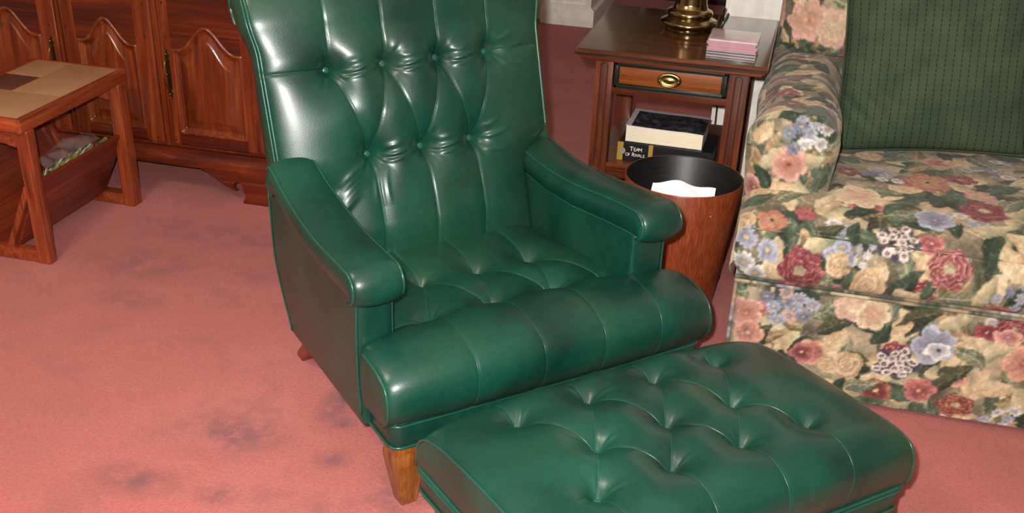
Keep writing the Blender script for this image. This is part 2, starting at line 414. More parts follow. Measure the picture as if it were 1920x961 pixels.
# --- back
bp = [(.436, .36), (.463, .45), (.508, .60), (.550, .74), (.568, .80), (.580, .838), (.598, .870), (.620, .888), (.645, .885), (.660, .864), (.657, .838), (.640, .815)]
def bhalf(t):
    return .235 + .060 * sm(t, .17, .24) + .010 * sm(t, .43, .50)
Wb = Wrap(bp, bhalf, lambda t, L: (.55 + .45 * sm(t, 0, .10)) * (1 - .35 * sm(t, .40, .48)) * (1 - sm(t, L * .80, L)), .056, [], [], dip=.046, cen=lambda t: -.006 + 0 * t, ep=2.1, exp=.72, side=1, wr=.6, valley=.0045)
def tz(z): return Wb.t_of(z=z, hi=.56)
tT, tB, tTop = tz(.741), tz(.584), .60
bu_t = [-.178, -.067, .047, .165]; bu_b = [-.123, -.011, .103]
Wb.bt = [(u, tT) for u in bu_t] + [(u, tB) for u in bu_b]
Wb.sm = [(u, tT, u, tTop) for u in bu_t] + [(bu_t[i], tT, bu_b[i], tB) for i in range(3)] + [(bu_t[i + 1], tT, bu_b[i], tB) for i in range(3)] + \
        [(u, tB, u, .0) for u in bu_b] + [(bu_t[0], tT, -.30, tT + .003, 1.3), (bu_t[3], tT, .285, tT + .003, 1.3)]
Wb.folds = []
for k_, (u, t) in enumerate(Wb.bt):
    if k_ in (0, 1, 2, 4, 5):
        Wb.folds += [(u + .014, t - .006, u + .075, t + .004, .0045, .0028), (u + .014, t - .016, u + .065, t - .010, .0040, .0020), (u + .018, t - .011, u + .07, t - .002, .003, -.0022), (u + .018, t + .012, u + .06, t + .016, .005, .0016)]
    else: Wb.folds += [(u + .014, t + .0, u + .08, t + .014, .0045, .0026), (u + .014, t - .018, u + .07, t - .030, .0045, .0022), (u + .014, t + .018, u + .06, t + .038, .005, .002)]
for k_ in range(5): Wb.folds.append((-.135 - .006 * k_, tB - .012 - .014 * k_, -.20 - .004 * k_, tB - .055 - .018 * k_, .0055, .0026))
for k_ in range(3): Wb.folds.append((-.115 + .008 * k_, tB - .02, -.13 + .012 * k_, tB - .10, .005, .0018))
S = Wb.surf(330, 330)
back_off = []
tt = Wb.tt
# rear line of the back, per t
rv = np.interp(tt, [0, .1, .26, .40, .47, .52, .60, Wb.L], [.50, .525, .565, .592, .612, .645, .66, .655]); rz = np.interp(tt, [0, .1, .26, .40, .47, .52, .60, Wb.L], [.36, .45, .60, .735, .79, .82, .84, .82])
def capgrid(edge, tgt, m=8, bulge=0, sgn=1):
    q = np.linspace(0, 1, m)[None, :, None]; G = edge[:, None, :] * (1 - q) + tgt[:, None, :] * q
    G = G.copy(); G[..., 0] += sgn * bulge * np.sin(q[..., 0] * PI); return G
parts = [grid(XF(S), flip=True)]
for k, sgn in ((0, -1), (-1, 1)):
    e = S[k]; tg = np.stack([e[:, 0] + sgn * .006, rv, rz], -1); G = capgrid(e, tg, 7, .006, sgn); parts.append(grid(XF(G), flip=(sgn > 0)))
ue = np.linspace(0, 1, 12)[:, None, None]; A0 = np.stack([S[0][:, 0] - .006, rv, rz], -1)[None]; A1 = np.stack([S[-1][:, 0] + .006, rv, rz], -1)[None]
parts.append(grid(XF(A0 * (1 - ue) + A1 * ue)))
backrest = npmesh('backrest', parts, LEA, chair)
i0 = int(np.searchsorted(tt, .235)); i1 = int(np.searchsorted(tt, Wb.L * .985))
pip = []
for k, sgn in ((0, -1), (-1, 1)):
    e = S[k][i0:i1:3].copy(); p = e.copy(); p[:, 0] += sgn * .002; pip.append((p, .0034))
    p2 = e.copy(); p2[:, 0] += sgn * .006; p2[:, 1] += .007; pip.append((p2, .0028))
tubes('piping', pip, LEA2, backrest)
tubes('stitching', Wb.seamtubes(), LEA2, backrest, n=5)
for (u, t) in Wb.bt: button_at(Wb, u, t, XF, backrest)
# --- seat cushion
spf = [(.004, .302), (-.012, .325), (-.014, .352), (-.002, .378), (.024, .393), (.062, .402), (.100, .401), (.15, .388), (.30, .385), (.47, .382)]
def shalf(t):
    v = np.interp(t, PS[1], PS[0][:, 0]); return .341 - (.341 - .262) * sm(v, .088, .104) - .045 * sm(v, .12, .46)
PS = prof_fn(spf)
Ws = Wrap(spf, shalf, lambda t, L: .35 + .65 * sm(t, .0, .10), .030, [], [], dip=.034, cen=lambda t: .008 + 0 * t, ep=5, exp=.6, wr=.3, valley=.003, side=1)
tF = Ws.t_of(v=.153, z=.388); tR = Ws.t_of(v=.298, z=.385)
fu = [-.17, -.037, .095, .226]; ru = [-.111, .010, .129]
Ws.bt = [(u, tF) for u in fu] + [(u, tR) for u in ru]
Ws.sm = [(u, tF, u2, .0, .75) for u, u2 in zip(fu, (-.172, -.036, .09, .215))] + [(fu[i], tF, ru[i], tR) for i in range(3)] + [(fu[i + 1], tF, ru[i], tR) for i in range(3)] + [(u, tR, u, Ws.L) for u in ru] + [(fu[0], tF, -.26, tF, 1.2), (fu[3], tF, .25, tF, 1.2)]
S = Ws.surf(330, 300)
parts = [grid(XF(S), flip=True)]
for k, sgn in ((0, -1), (-1, 1)):
    e = S[k]; tg = np.stack([e[:, 0], np.maximum(e[:, 1], .004), np.full(len(e), .302)], -1); parts.append(grid(XF(capgrid(e, tg, 8, .004, sgn)), flip=(sgn > 0)))
seat = npmesh('seat_cushion', parts, LEA, chair)
je = int(np.searchsorted(Ws.tt, Ws.t_of(v=.085, z=.394)))
pip = [(S[0][:je:3] + [-.001, 0, 0], .0028), (S[-1][:je:3] + [.001, 0, 0], .0028)]
tubes('piping', pip, LEA2, seat)
tubes('stitching', Ws.seamtubes(), LEA2, seat, n=5)
for (u, t) in Ws.bt[:7]: button_at(Ws, u, t, XF, seat, .006)
# --- base rail: plan outline tapering to the rear
def plan(off=0, n=14, v1=.50):
    out = []
    r = .02
    fr = [(-.318, .0), (.338, .0), (.300, v1), (-.298, v1)]
    # rounded corners
    P = np.array(fr); m = len(P)
    for i in range(m):
        a, b, c = P[i - 1], P[i], P[(i + 1) % m]; d0 = (a - b) / np.linalg.norm(a - b); d1 = (c - b) / np.linalg.norm(c - b)
        for q in np.linspace(0, 1, 6): 
            p = (1 - q) ** 2 * (b + d0 * r) + 2 * q * (1 - q) * b + q * q * (b + d1 * r); out.append(p)
    out = np.array(out); c = np.array([0, .25]); d = out - c; L = np.linalg.norm(d, axis=1)[:, None]
    return out + d / L * off
# dense resample
def planpath(off, z, n=160):
    p = plan(off); p = np.vstack([p, p[:1]]); s = np.r_[0, np.cumsum(np.linalg.norm(np.diff(p, axis=0), axis=1))]; q = np.linspace(0, s[-1], n, endpoint=False)
    return np.stack([np.interp(q, s, p[:, 0]), np.interp(q, s, p[:, 1]), np.full(n, z)], -1)
rows = [(-.03, .252), (0, .252), (.003, .256), (.004, .275), (.003, .300), (0, .304), (-.03, .304), (-.25, .304)]
G = np.stack([planpath(o, z) for o, z in rows], 1)
G0 = G.copy()
base = npmesh('seat_base', [grid(XF(G), wrapu=True), (XF(planpath(-.03, .252)), [list(range(160))[::-1]])], LEA, chair)
for a_, b_, c_ in ((.005, .3045, .0036), (.006, .297, .0032), (.004, .253, .003)): npmesh('piping', [tube(XF(planpath(a_, b_)), c_, 8, True)], LEA2, base)
# --- arms
armdata = {-1: dict(c=-.308, z=[(.06, .548), (.10, .553), (.20, .558), (.27, .568), (.365, .590), (.42, .610), (.440, .612), (.452, .600)]),
           1: dict(c=.270, z=[(.06, .545), (.10, .553), (.18, .548), (.30, .536), (.40, .534), (.50, .545), (.56, .555)])}
for sgn in (-1, 1):
    d = armdata[sgn]; c0 = d['c']; zt = lambda v: np.interp(v, [a for a, b in d['z']], [b for a, b in d['z']])
    zf = d['z'][1][1]
    pp = [(.086, zf - .052), (.072, zf - .048), (.066, zf - .034), (.070, zf - .016), (.084, zf - .003), (.105, zf)] + [(v, z) for v, z in d['z'] if v > .12]
    cen = (lambda c0, sgn: (lambda t: c0 + (.004 * sm(t, .2, .45) if sgn < 0 else .002)))(c0, sgn)
    Wa = Wrap(pp, lambda t: .044 - .003 * sm(t, .25, .45), lambda t, L: 1 + 0 * t, .011, [], [], dip=0, cen=cen, ep=2.2, exp=.6, side=1)
    S = Wa.surf(28, 170); parts = [grid(XF(S), flip=True)]
    armrest = None
    for k, s2 in ((0, -1), (-1, 1)):
        e = S[k]; zb = np.minimum(zt(np.maximum(e[:, 1], .06)) - .050, zf + .5); zb = np.where(e[:, 1] < .10, zf - .052, zb)
        tg = np.stack([e[:, 0] - s2 * .004, np.maximum(e[:, 1], .088), zb], -1); tg[:, 2] = np.minimum(tg[:, 2], e[:, 2])
        Gc = capgrid(e, tg, 10, .007, s2); parts.append(grid(XF(Gc), flip=(s2 > 0)))
        if s2 == -1: tgL = tg
        else: tgR = tg
    q = np.linspace(0, 1, 5)[:, None, None]; parts.append(grid(XF(tgL[None] * (1 - q) + tgR[None] * q)))
    armrest = npmesh('armrest', parts, LEA, chair)
    lst = [(S[0][::2] + [-.001, 0, .0], .0028), (S[-1][::2] + [.001, 0, 0], .0028)]
    lst += [(S[0][::2][:22] + [.007, -.002, .001], .0022), (S[-1][::2][:22] + [-.007, -.002, .001], .0022)]
    for tg in (tgL, tgR): lst.append((tg[22::3] + [0, 0, .001], .0026))
    tubes('piping', lst, LEA2, armrest)
    # upholstered side: outer face curves in toward the rear, front face is the arm post
    vs = np.linspace(.098, .50, 40); zs = np.linspace(0, 1, 26)
    V_, Z_ = np.meshgrid(vs, zs, indexing='ij')
    ztop = zt(V_) - .046; zlow = .254; Zz = zlow + (ztop - zlow) * Z_
    vr = np.interp(Zz, [.25, .30, .40, .50, .56], [.472, .490, .515, .525, .535]); Vv = .098 + (V_ - .098) / (.50 - .098) * (vr - .098)
    taper = .022 * (Vv - .098) / .4 * (1 - sm(Zz, .25, .62))
    uo = sgn * (.330 - taper) + (0 if sgn < 0 else -.012 * sm(Zz, .35, .5)) - sgn * .010 * sm(Vv, .3, .5) * sm(Zz, .35, .55) + sgn * .006 * np.sin(PI * np.clip((Zz - .25) / .3, 0, 1)); ui = c0 - sgn * .034 + 0 * Zz - sgn * .004
    if sgn > 0: uo = np.minimum(uo, np.interp(Zz, [.25, .34, .42], [.33, .315, .303]))
    r = .006
    out = np.stack([uo, Vv, Zz], -1); inn = np.stack([ui, Vv, Zz], -1)
    # loop across front post with rounded corners, then inner face
    q = np.linspace(0, 1, 9)[:, None]
    fo, fi = out[0], inn[0]
    rowsF = []
    for qq in np.linspace(0, 1, 13):
        p = fo * (1 - qq) + fi * qq; p = p.copy(); p[:, 1] -= .004 * (1 - abs(2 * qq - 1) ** 6); rowsF.append(p)
    Gf = np.stack(rowsF, 0)
    rear = np.stack([out[-1] * (1 - qq) + inn[-1] * qq for qq in np.linspace(0, 1, 5)], 0)
    full = np.concatenate([out[::-1], Gf[1:-1], inn, rear[::-1][1:-1]], 0)
    side = npmesh('side_panel', [grid(XF(full), wrapu=True, flip=(sgn < 0))], LEA, chair)
    lst = [(out[0][2:] + [sgn * .001, -.001, 0], .0024), (inn[0][10:] + [0, -.001, 0], .0018)]
    bt = np.stack([out[-1][:, 0], out[-1][:, 1], out[-1][:, 2]], -1); lst.append((bt, .002))
    tubes('piping', lst, LEA2, side)
# outside back panel
zs = np.linspace(0, 1, 16); us = np.linspace(-1, 1, 14); U_, Z_ = np.meshgrid(us, zs, indexing='ij'); zz = .254 + Z_ * .35
vv = np.interp(zz, [.25, .30, .40, .50, .60], [.475, .485, .512, .522, .56]) + .012 * (1 - U_ ** 2)
P = np.stack([U_ * (.295 + .01 * Z_), vv, zz], -1); Pf = P.copy(); Pf[..., 1] -= .03
npmesh('outside_back', [grid(XF(P)), grid(XF(Pf), flip=True)], LEA, chair)
# --- legs (true floor coordinates)
zb = float(XF(np.array([[0, 0, .252]]))[0, 2])
def leg(u, v, du, dv, top=.062, bot=.034, mat=LEGW, name='leg'):
    bm = bmesh.new()
    lv = [(zb + .002, top, 0), (zb - .018, top, 0), (zb - .022, top - .008, .1), (zb - .03, top - .008, .15), (zb - .034, top - .004, .2), (zb - .05, top - .004, .28), (0.012, bot + .003, .95), (0.0, bot, 1)]
    rings = []
    for z, w, k in lv: rings.append([bm.verts.new((u + du * k + sx * w / 2, v + dv * k + sy * w / 2, z)) for sx, sy in ((-1, -1), (1, -1), (1, 1), (-1, 1))])
    for a, b in zip(rings, rings[1:]):
        for i in range(4): bm.faces.new([a[i], a[(i + 1) % 4], b[(i + 1) % 4], b[i]])
    bm.faces.new(rings[0]); bm.faces.new(rings[-1][::-1])
    bmesh.ops.bevel(bm, geom=[e for e in bm.edges], offset=.0015, segments=2, affect='EDGES')
    return bmobj(name, bm, mat, chair, True, .5)
leg(-.311, .035, .012, .012); leg(.325, .035, -.012, .012)
leg(-.268, .495, .016, .165, .05, .034, TEAK); leg(.268, .495, -.016, .165, .05, .034, TEAK)

# ------------------------------------------------------------------ ottoman
OT = np.array([-.1033, 1.5239]) * K
ott = empty('ottoman', 'green tufted leather ottoman standing in front of the leather armchair', 'ottoman', (OT[0], OT[1], 0), math.radians(45))
op = [(-.208, .292), (-.214, .318), (-.210, .346), (-.196, .366), (-.165, .375), (-.11, .377), (0, .377), (.11, .372), (.160, .362), (.184, .351), (.198, .336), (.204, .315), (.205, .292)]
Wo = Wrap(op, lambda t: .335 + 0 * t, lambda t, L: sm(t, .0, .12) * sm(L - t, 0, .12), .046, [], [], dip=.034, cen=lambda t: .010 + 0 * t, ep=3.2, exp=.62, wr=.35, side=1, valley=.0035)
L_ = Wo.L; tC = Wo.t_of(v=-.11, lo=.1, hi=L_ - .1); tM = L_ / 2; tA = Wo.t_of(v=.11, lo=.1, hi=L_ - .1)
ua = [-.198, -.066, .066, .198]; ub = [-.132, 0, .132]
Wo.bt = [(u, tC) for u in ua] + [(u, tM) for u in ub] + [(u, tA) for u in ua]
Wo.sm = [(u, tC, u, 0, .8) for u in ua] + [(u, tA, u, L_, .8) for u in ua] + [(ua[i], tC, ub[i], tM) for i in range(3)] + [(ua[i + 1], tC, ub[i], tM) for i in range(3)] + \
        [(ua[i], tA, ub[i], tM) for i in range(3)] + [(ua[i + 1], tA, ub[i], tM) for i in range(3)]
S = Wo.surf(330, 330); parts = [grid(XF(S), flip=True)]
for k, sgn in ((0, -1), (-1, 1)):
    e = S[k]; tg = np.stack([e[:, 0], np.clip(e[:, 1], -.205, .205), np.full(len(e), .290)], -1); parts.append(grid(XF(capgrid(e, tg, 8, .004, sgn)), flip=(sgn > 0)))
ocu = npmesh('cushion', parts, LEA, ott)
tubes('piping', [(S[0][::3] + [-.001, 0, 0], .0026), (S[-1][::3] + [.001, 0, 0], .0026)], LEA2, ocu)
tubes('stitching', Wo.seamtubes(), LEA2, ocu, n=5)
for (u, t) in Wo.bt: button_at(Wo, u, t, XF, ocu, .0075)
def oplan(off, z, n=160):
    r = .018; P = np.array([(-.322, -.205), (.342, -.205), (.342, .205), (-.322, .205)]) + np.sign(np.array([(-1, -1), (1, -1), (1, 1), (-1, 1)])) * off; out = []
    for i in range(4):
        a, b, c = P[i - 1], P[i], P[(i + 1) % 4]; d0 = (a - b) / np.linalg.norm(a - b); d1 = (c - b) / np.linalg.norm(c - b)
        for q in np.linspace(0, 1, 6): out.append((1 - q) ** 2 * (b + d0 * r) + 2 * q * (1 - q) * b + q * q * (b + d1 * r))
    p = np.vstack([out, out[:1]]); s = np.r_[0, np.cumsum(np.linalg.norm(np.diff(p, axis=0), axis=1))]; q = np.linspace(0, s[-1], n, endpoint=False)
    return np.stack([np.interp(q, s, p[:, 0]), np.interp(q, s, p[:, 1]), np.full(n, z)], -1)
zo = .245
rows = [(-.03, zo), (0, zo), (.003, zo + .004), (.003, .286), (0, .290), (-.03, .290), (-.2, .290)]
G = np.stack([oplan(o, z) for o, z in rows], 1)
ob = npmesh('base_band', [grid(XF(G), wrapu=True), (XF(oplan(-.03, zo)), [list(range(160))[::-1]])], LEA, ott)
for a_, b_, c_ in ((.004, .2905, .0034), (.005, .283, .003), (.003, zo + .001, .003)): npmesh('piping', [tube(XF(oplan(a_, b_)), c_, 8, True)], LEA2, ob)
zb = float(XF(np.array([[0, 0, zo]]))[0, 2])
_c = chair; chair = ott
for u, v in ((-.30, -.185), (.315, -.185), (.315, .185), (-.30, .185)): leg(u, v, 0.0, 0.0, .055, .034)
chair = _c

# ------------------------------------------------------------------ floral cloth
RES = .0022; X0, X1, T0, T1 = -.2, .9, -.02, 2.4
NX, NTT = int((X1 - X0) / RES), int((T1 - T0) / RES)
cv = np.zeros((NX, NTT, 3)); cv[:] = lin((176, 156, 124))
def vnoise(n1, n2, cell):
    g = rng.random((int(n1 / cell) + 3, int(n2 / cell) + 3)); x = np.arange(n1) / cell; y = np.arange(n2) / cell
    xi = x.astype(int); yi = y.astype(int); fx = (x - xi)[:, None]; fy = (y - yi)[None, :]; fx = fx * fx * (3 - 2 * fx); fy = fy * fy * (3 - 2 * fy)
    return g[xi][:, yi] * (1 - fx) * (1 - fy) + g[xi + 1][:, yi] * fx * (1 - fy) + g[xi][:, yi + 1] * (1 - fx) * fy + g[xi + 1][:, yi + 1] * fx * fy
NZ = .5 * vnoise(NX, NTT, 6) + .3 * vnoise(NX, NTT, 3) + .2 * vnoise(NX, NTT, 16)
n0 = vnoise(NX, NTT, 22)[..., None]
cv = cv * (1 - n0) + lin((84, 80, 64)) * n0
C = {k: lin(v) for k, v in dict(cream=(206, 186, 146), beige=(188, 156, 112), tan=(172, 128, 84), sage=(128, 130, 96), olive=(96, 94, 58), green=(66, 88, 66), dgreen=(44, 58, 46), teal=(84, 108, 88),
     pink=(182, 104, 102), lpink=(206, 152, 136), peach=(196, 144, 112), orange=(168, 94, 68), red=(124, 42, 50), dred=(80, 28, 38), rose=(156, 64, 72), blue=(112, 118, 140), lblue=(158, 162, 178), slate=(74, 78, 96), white=(216, 208, 196), yellow=(186, 158, 90), plum=(84, 56, 62)).items()}
def win(cx, ct, R):
    i0, i1 = max(0, int((cx - R - X0) / RES)), min(NX, int((cx + R - X0) / RES) + 2); j0, j1 = max(0, int((ct - R - T0) / RES)), min(NTT, int((ct + R - T0) / RES) + 2)
    if i1 <= i0 or j1 <= j0: return None
    X = X0 + np.arange(i0, i1)[:, None] * RES - cx; Y = T0 + np.arange(j0, j1)[None, :] * RES - ct
    return slice(i0, i1), slice(j0, j1), X + 0 * Y, Y + 0 * X
def put(sl, mask, col):
    m = np.clip(mask, 0, 1)[..., None]; cv[sl[0], sl[1]] = cv[sl[0], sl[1]] * (1 - m) + col * m
def leaf(cx, ct, L, W, ang, c1, c2, vein='cream'):
    w = win(cx, ct, L * .6)
    if w is None: return
    a, b, X, Y = w; c, s = math.cos(ang), math.sin(ang); x = (c * X + s * Y) / L + .5; y = (-s * X + c * Y)
    y = y + .12 * W * np.sin(x * 5 + cx * 40)
    prof = W * .5 * np.sin(np.clip(x, 0, 1) ** .75 * PI) ** .8
    nz = NZ[a, b]
    d = (prof - np.abs(y) + (nz - .5) * .004) / RES; inside = (x > 0) & (x < 1)
    m = np.clip(d, 0, 1) * inside
    t = np.clip(.5 + y / (prof + 1e-4) * .5, 0, 1)[..., None]
    col = C[c1] * t + C[c2] * (1 - t); col = col * (.75 + .5 * nz[..., None])
    ve = np.exp(-(y / .0018) ** 2) + .45 * np.exp(-((np.mod(x * 7 - np.abs(y) / W * 2.4, 1) - .5) / .13) ** 2)
    col = col * (1 - .5 * np.clip(ve, 0, 1)[..., None]) + C[vein] * .5 * np.clip(ve, 0, 1)[..., None]
    edge = np.clip(1 - d / 2.2, 0, 1)[..., None] * .35; col = col * (1 - edge) + C['dgreen'] * edge
    put((a, b), m, col)
def flower(cx, ct, R, n, cout, cin, ctr='yellow', ang=0., sq=1., cr=.16, edge='dred', jag=.22):
    w = win(cx, ct, R * 1.15)
    if w is None: return
    a, b, X, Y = w; Y = Y / sq; r = np.hypot(X, Y); th = np.arctan2(Y, X) + ang; nz = NZ[a, b]
    pet = np.abs(np.cos(n * th / 2)); Rp = R * (1 - jag + jag * pet ** .6) + (nz - .5) * R * .12
    d = (Rp - r) / RES; m = np.clip(d, 0, 1)
    q = np.clip(r / R, 0, 1)[..., None]; st = (.5 + .5 * np.sin(th * n * 6 + nz * 9))[..., None]
    col = C[cin] * (1 - q) + C[cout] * q; col = col * (.82 + .25 * st * q + .3 * (nz[..., None] - .5))
    gap = np.exp(-(pet / .16) ** 2)[..., None] * np.clip(q * 1.3, 0, 1); col = col * (1 - .6 * gap) + C[edge] * .6 * gap
    hi = np.clip(1 - np.abs(d - 2.5) / 2, 0, 1)[..., None] * .45; col = col * (1 - hi) + np.minimum(C[cout] * 1.45, .8) * hi
    put((a, b), m, col); k = np.clip((cr * R - r) / RES, 0, 1)
    put((a, b), k, C[ctr] * (.6 + .8 * nz[..., None]))
def rose(cx, ct, R, cols=('red', 'rose', 'lpink'), sq=.85):
    w = win(cx, ct, R * 1.2)
    if w is None: return
    a, b, X, Y = w; Y = Y / sq; r = np.hypot(X, Y); th = np.arctan2(Y, X); nz = NZ[a, b]; ph = cx * 50
    Rp = R * (.9 + .1 * np.sin(5 * th + ph) + .04 * np.sin(11 * th)) + (nz - .5) * R * .15
    m = np.clip((Rp - r) / RES, 0, 1)
    rr = r / R + .10 * np.sin(3 * th + ph) + .06 * np.sin(7 * th + r * 60); lay = np.mod(rr * 4.2 + th / (2 * PI), 1.)
    q = lay[..., None]; col = C[cols[0]] * (1 - q) + C[cols[1]] * q; e = np.clip((lay - .78) / .12, 0, 1)[..., None] * np.clip(1.2 - (lay[..., None] - .9) * 12, 0, 1)
    col = col * (1 - .75 * e) + C[cols[2]] * .75 * e; dk = np.clip(1 - lay / .16, 0, 1)[..., None]; col = col * (1 - .7 * dk) + C['dred'] * .7 * dk
    col = col * (.75 + .5 * nz[..., None]); put((a, b), m, col)
    k = np.clip((R * .24 - r) / RES, 0, 1); put((a, b), k, (C['olive'] * .8 * (1 - nz[..., None]) + C['cream'] * nz[..., None]))
def daisy(cx, ct, R, col='lblue', n=12):
    flower(cx, ct, R, n, col, 'blue', 'yellow', random.random() * 6, .9, .24, 'slate', .35)
def berries(cx, ct, R, n=11):
    flower(cx, ct, R * 1.1, 5, 'slate', 'plum', 'slate', 0, .85, .1, 'plum', .3)
    for i in range(n):
        a = i * 2.4; r = R * .95 * math.sqrt((i + .5) / n); x, t = cx + r * math.cos(a), ct + r * .8 * math.sin(a); q = R * .26
        flower(x, t, q, 7, 'white', 'lpink', 'plum', a, .85, .55, 'plum', .18); flower(x, t, q * .35, 5, 'rose', 'lblue', 'yellow', a, 1, .3)
def scroll(cx, ct, R, flip=1):
    w = win(cx, ct, R * 1.2)
    if w is None: return
    a, b, X, Y = w; X = X * flip; r = np.hypot(X, Y) / R; th = np.arctan2(Y, X); nz = NZ[a, b]
    lay = np.mod(np.log(np.maximum(r, .05)) * 1.5 - th / (2 * PI), 1.); m = np.clip((1 - r + (nz - .5) * .2) * R / RES, 0, 1)
    q = lay[..., None]; col = C['tan'] * (1 - q) + C['cream'] * q; dk = np.clip(1 - lay / .14, 0, 1)[..., None]; col = col * (1 - .6 * dk) + C['orange'] * .6 * dk
    put((a, b), m, col * (.78 + .4 * nz[..., None]))
LC = [('cream', 'sage', 'beige'), ('sage', 'teal', 'cream'), ('green', 'dgreen', 'teal'), ('beige', 'cream', 'tan'), ('olive', 'dgreen', 'sage'), ('tan', 'olive', 'cream'), ('cream', 'beige', 'sage'), ('teal', 'green', 'sage')]
for i in range(1500):
    c = random.choice(LC); L = random.uniform(.05, .11)
    leaf(random.uniform(X0, X1), random.uniform(T0, T1), L, L * random.uniform(.38, .6), random.uniform(0, 6.28), *c)
for i in range(170):
    x, t = random.uniform(X0, X1), random.uniform(T0, T1); k = random.random()
    if k > .8: leaf(x, t, .1, .05, random.random() * 6, *random.choice(LC)); leaf(x + .03, t + .01, .08, .04, random.random() * 6, *random.choice(LC))
    elif k < .22: flower(x, t, random.uniform(.025, .04), 5, random.choice(['pink', 'lpink', 'peach', 'orange']), random.choice(['red', 'rose', 'cream']), 'yellow', random.random() * 6, .85)
    elif k < .36: rose(x, t, random.uniform(.03, .045))
    elif k < .52: scroll(x, t, random.uniform(.025, .04), random.choice((-1, 1)))
    elif k < .72: [daisy(x + random.uniform(-.03, .03), t + random.uniform(-.025, .025), .018, random.choice(['lblue', 'white', 'blue'])) for _ in range(4)]
    elif k < .8: berries(x, t, .036)
    else: flower(x, t, random.uniform(.03, .045), 6, 'lpink', 'cream', 'peach', random.random() * 6, .8, .1, 'pink')
def cluster(cx, ct, R, n, cols):
    for i in range(n):
        a = i * 2.4; r = R * math.sqrt((i + .3) / n); daisy(cx + r * math.cos(a), ct + r * .85 * math.sin(a), R * .36, cols[i % len(cols)], 7 + i % 5)
# motifs where the cloth shows them: base panel (t = height), cushion, arm (+.5), back (+1.6)
for (x, t, L, a, k) in [(.17, .24, .09, .6, 1), (.19, .20, .09, .4, 4), (.29, .20, .08, 1.2, 2), (.02, .12, .08, 2, 1), (.10, .06, .09, .3, 0), (.20, .16, .09, 1, 3), (.225, .055, .05, 1.4, 2), (.27, .06, .08, .4, 1), (.36, .24, .1, .5, 4), (.30, .02, .07, 0, 7),
                       (.46, .13, .08, .4, 4), (.505, .21, .08, 1.7, 0), (.53, .19, .08, .6, 0), (.48, .17, .08, 2.6, 1), (.55, .10, .09, .3, 6), (.60, .09, .08, 2.2, 0), (.44, .10, .07, .9, 4), (.33, .21, .06, .6, 3)]: leaf(x, t, L, L * .5, a, *LC[k])
flower(-.005, .20, .042, 4, 'lpink', 'orange', 'peach', .6, .95, .1, 'rose'); flower(.005, .15, .036, 4, 'peach', 'pink', 'cream', .2, .9)
cluster(.085, .226, .055, 10, ['lblue', 'blue', 'lpink', 'lblue'])
flower(.215, .245, .042, 6, 'lpink', 'cream', 'peach', .3, .8, .1, 'tan'); flower(.262, .235, .040, 6, 'cream', 'peach', 'orange', 1.1, .95, .1, 'pink')
flower(.132, .119, .032, 5, 'pink', 'red', 'yellow', .4, .9); scroll(.233, .11, .034, -1); scroll(.19, .10, .025, 1)
flower(.402, .185, .052, 5, 'lblue', 'blue', 'slate', .5, .95, .12, 'slate', .3); flower(.412, .172, .030, 5, 'white', 'lblue', 'slate', 1.5, .8, .2, 'slate')
berries(.334, .128, .046, 13); flower(.397, .070, .038, 5, 'pink', 'rose', 'yellow', 1.1, .85, .14, 'red'); rose(.478, .044, .044, ('red', 'orange', 'tan'), .75)
flower(.50, .235, .03, 5, 'rose', 'red', 'lpink', 0, .7); flower(.545, .228, .034, 5, 'lpink', 'rose', 'lblue', .8, .6); flower(.59, .172, .045, 5, 'peach', 'pink', 'orange', .5, 1); cluster(.583, .029, .04, 5, ['lblue', 'white'])
for (x, t, L, a, k) in [(.03, .42, .07, .4, 1), (.12, .40, .08, 1.0, 0), (.14, .43, .07, .3, 4), (.19, .43, .06, 1.3, 2), (.20, .33, .07, .6, 7), (.15, .32, .06, 1.5, 1), (.29, .38, .08, 2.4, 1), (.31, .35, .08, .6, 2), (.33, .31, .09, -.5, 0), (.36, .34, .06, 1, 7), (.42, .33, .08, .3, 1), (.45, .38, .08, 2, 4), (.47, .35, .07, 1, 0),
                       (-.02, .50, .08, .3, 7), (.05, .52, .09, .6, 1), (.24, .60, .09, .2, 1), (.38, .60, .1, .8, 2), (.42, .62, .09, .1, 7), (.52, .55, .1, 1.2, 0), (.47, .49, .09, .2, 0), (.20, .49, .08, .4, 2), (.13, .52, .09, 1.1, 6), (.3, .64, .1, .3, 3)]: leaf(x, t, L, L * .5, a, *LC[k])
for x, t in ((-.029, .342), (.0, .322), (.018, .372), (-.03, .392)): daisy(x, t, .027, 'white' if t < .36 else 'lblue', 13)
rose(.092, .345, .050, ('red', 'rose', 'pink'), .9); flower(.019, .435, .034, 4, 'orange', 'peach', 'dgreen', .3, .8); flower(.086, .463, .024, 5, 'rose', 'pink', 'red', .8, .9)
scroll(.236, .332, .036, 1); scroll(.165, .362, .024, -1); flower(.175, .300, .028, 5, 'pink', 'rose', 'yellow', .9, .8)
cluster(.215, .388, .028, 4, ['white', 'lblue']); rose(.388, .380, .048, ('red', 'pink', 'lpink'), .85); flower(.347, .425, .03, 5, 'pink', 'rose', 'yellow', .3, .8)
cluster(.529, .345, .036, 5, ['lblue', 'blue']); flower(.503, .300, .036, 5, 'orange', 'red', 'yellow', .2, .8)
rose(.456, .57, .055, ('red', 'rose', 'pink'), 1); berries(.278, .42, .045, 12); flower(.352, .502, .045, 6, 'lblue', 'blue', 'lpink', .4, 1, .1, 'slate'); flower(.193, .556, .055, 6, 'cream', 'lpink', 'peach', .2, .9, .1, 'tan')
flower(.347, .698, .05, 5, 'orange', 'peach', 'dgreen', .5, 1.2); cluster(.241, .695, .05, 7, ['lblue', 'blue', 'white']); rose(.17, .687, .035); rose(.42, .742, .04)
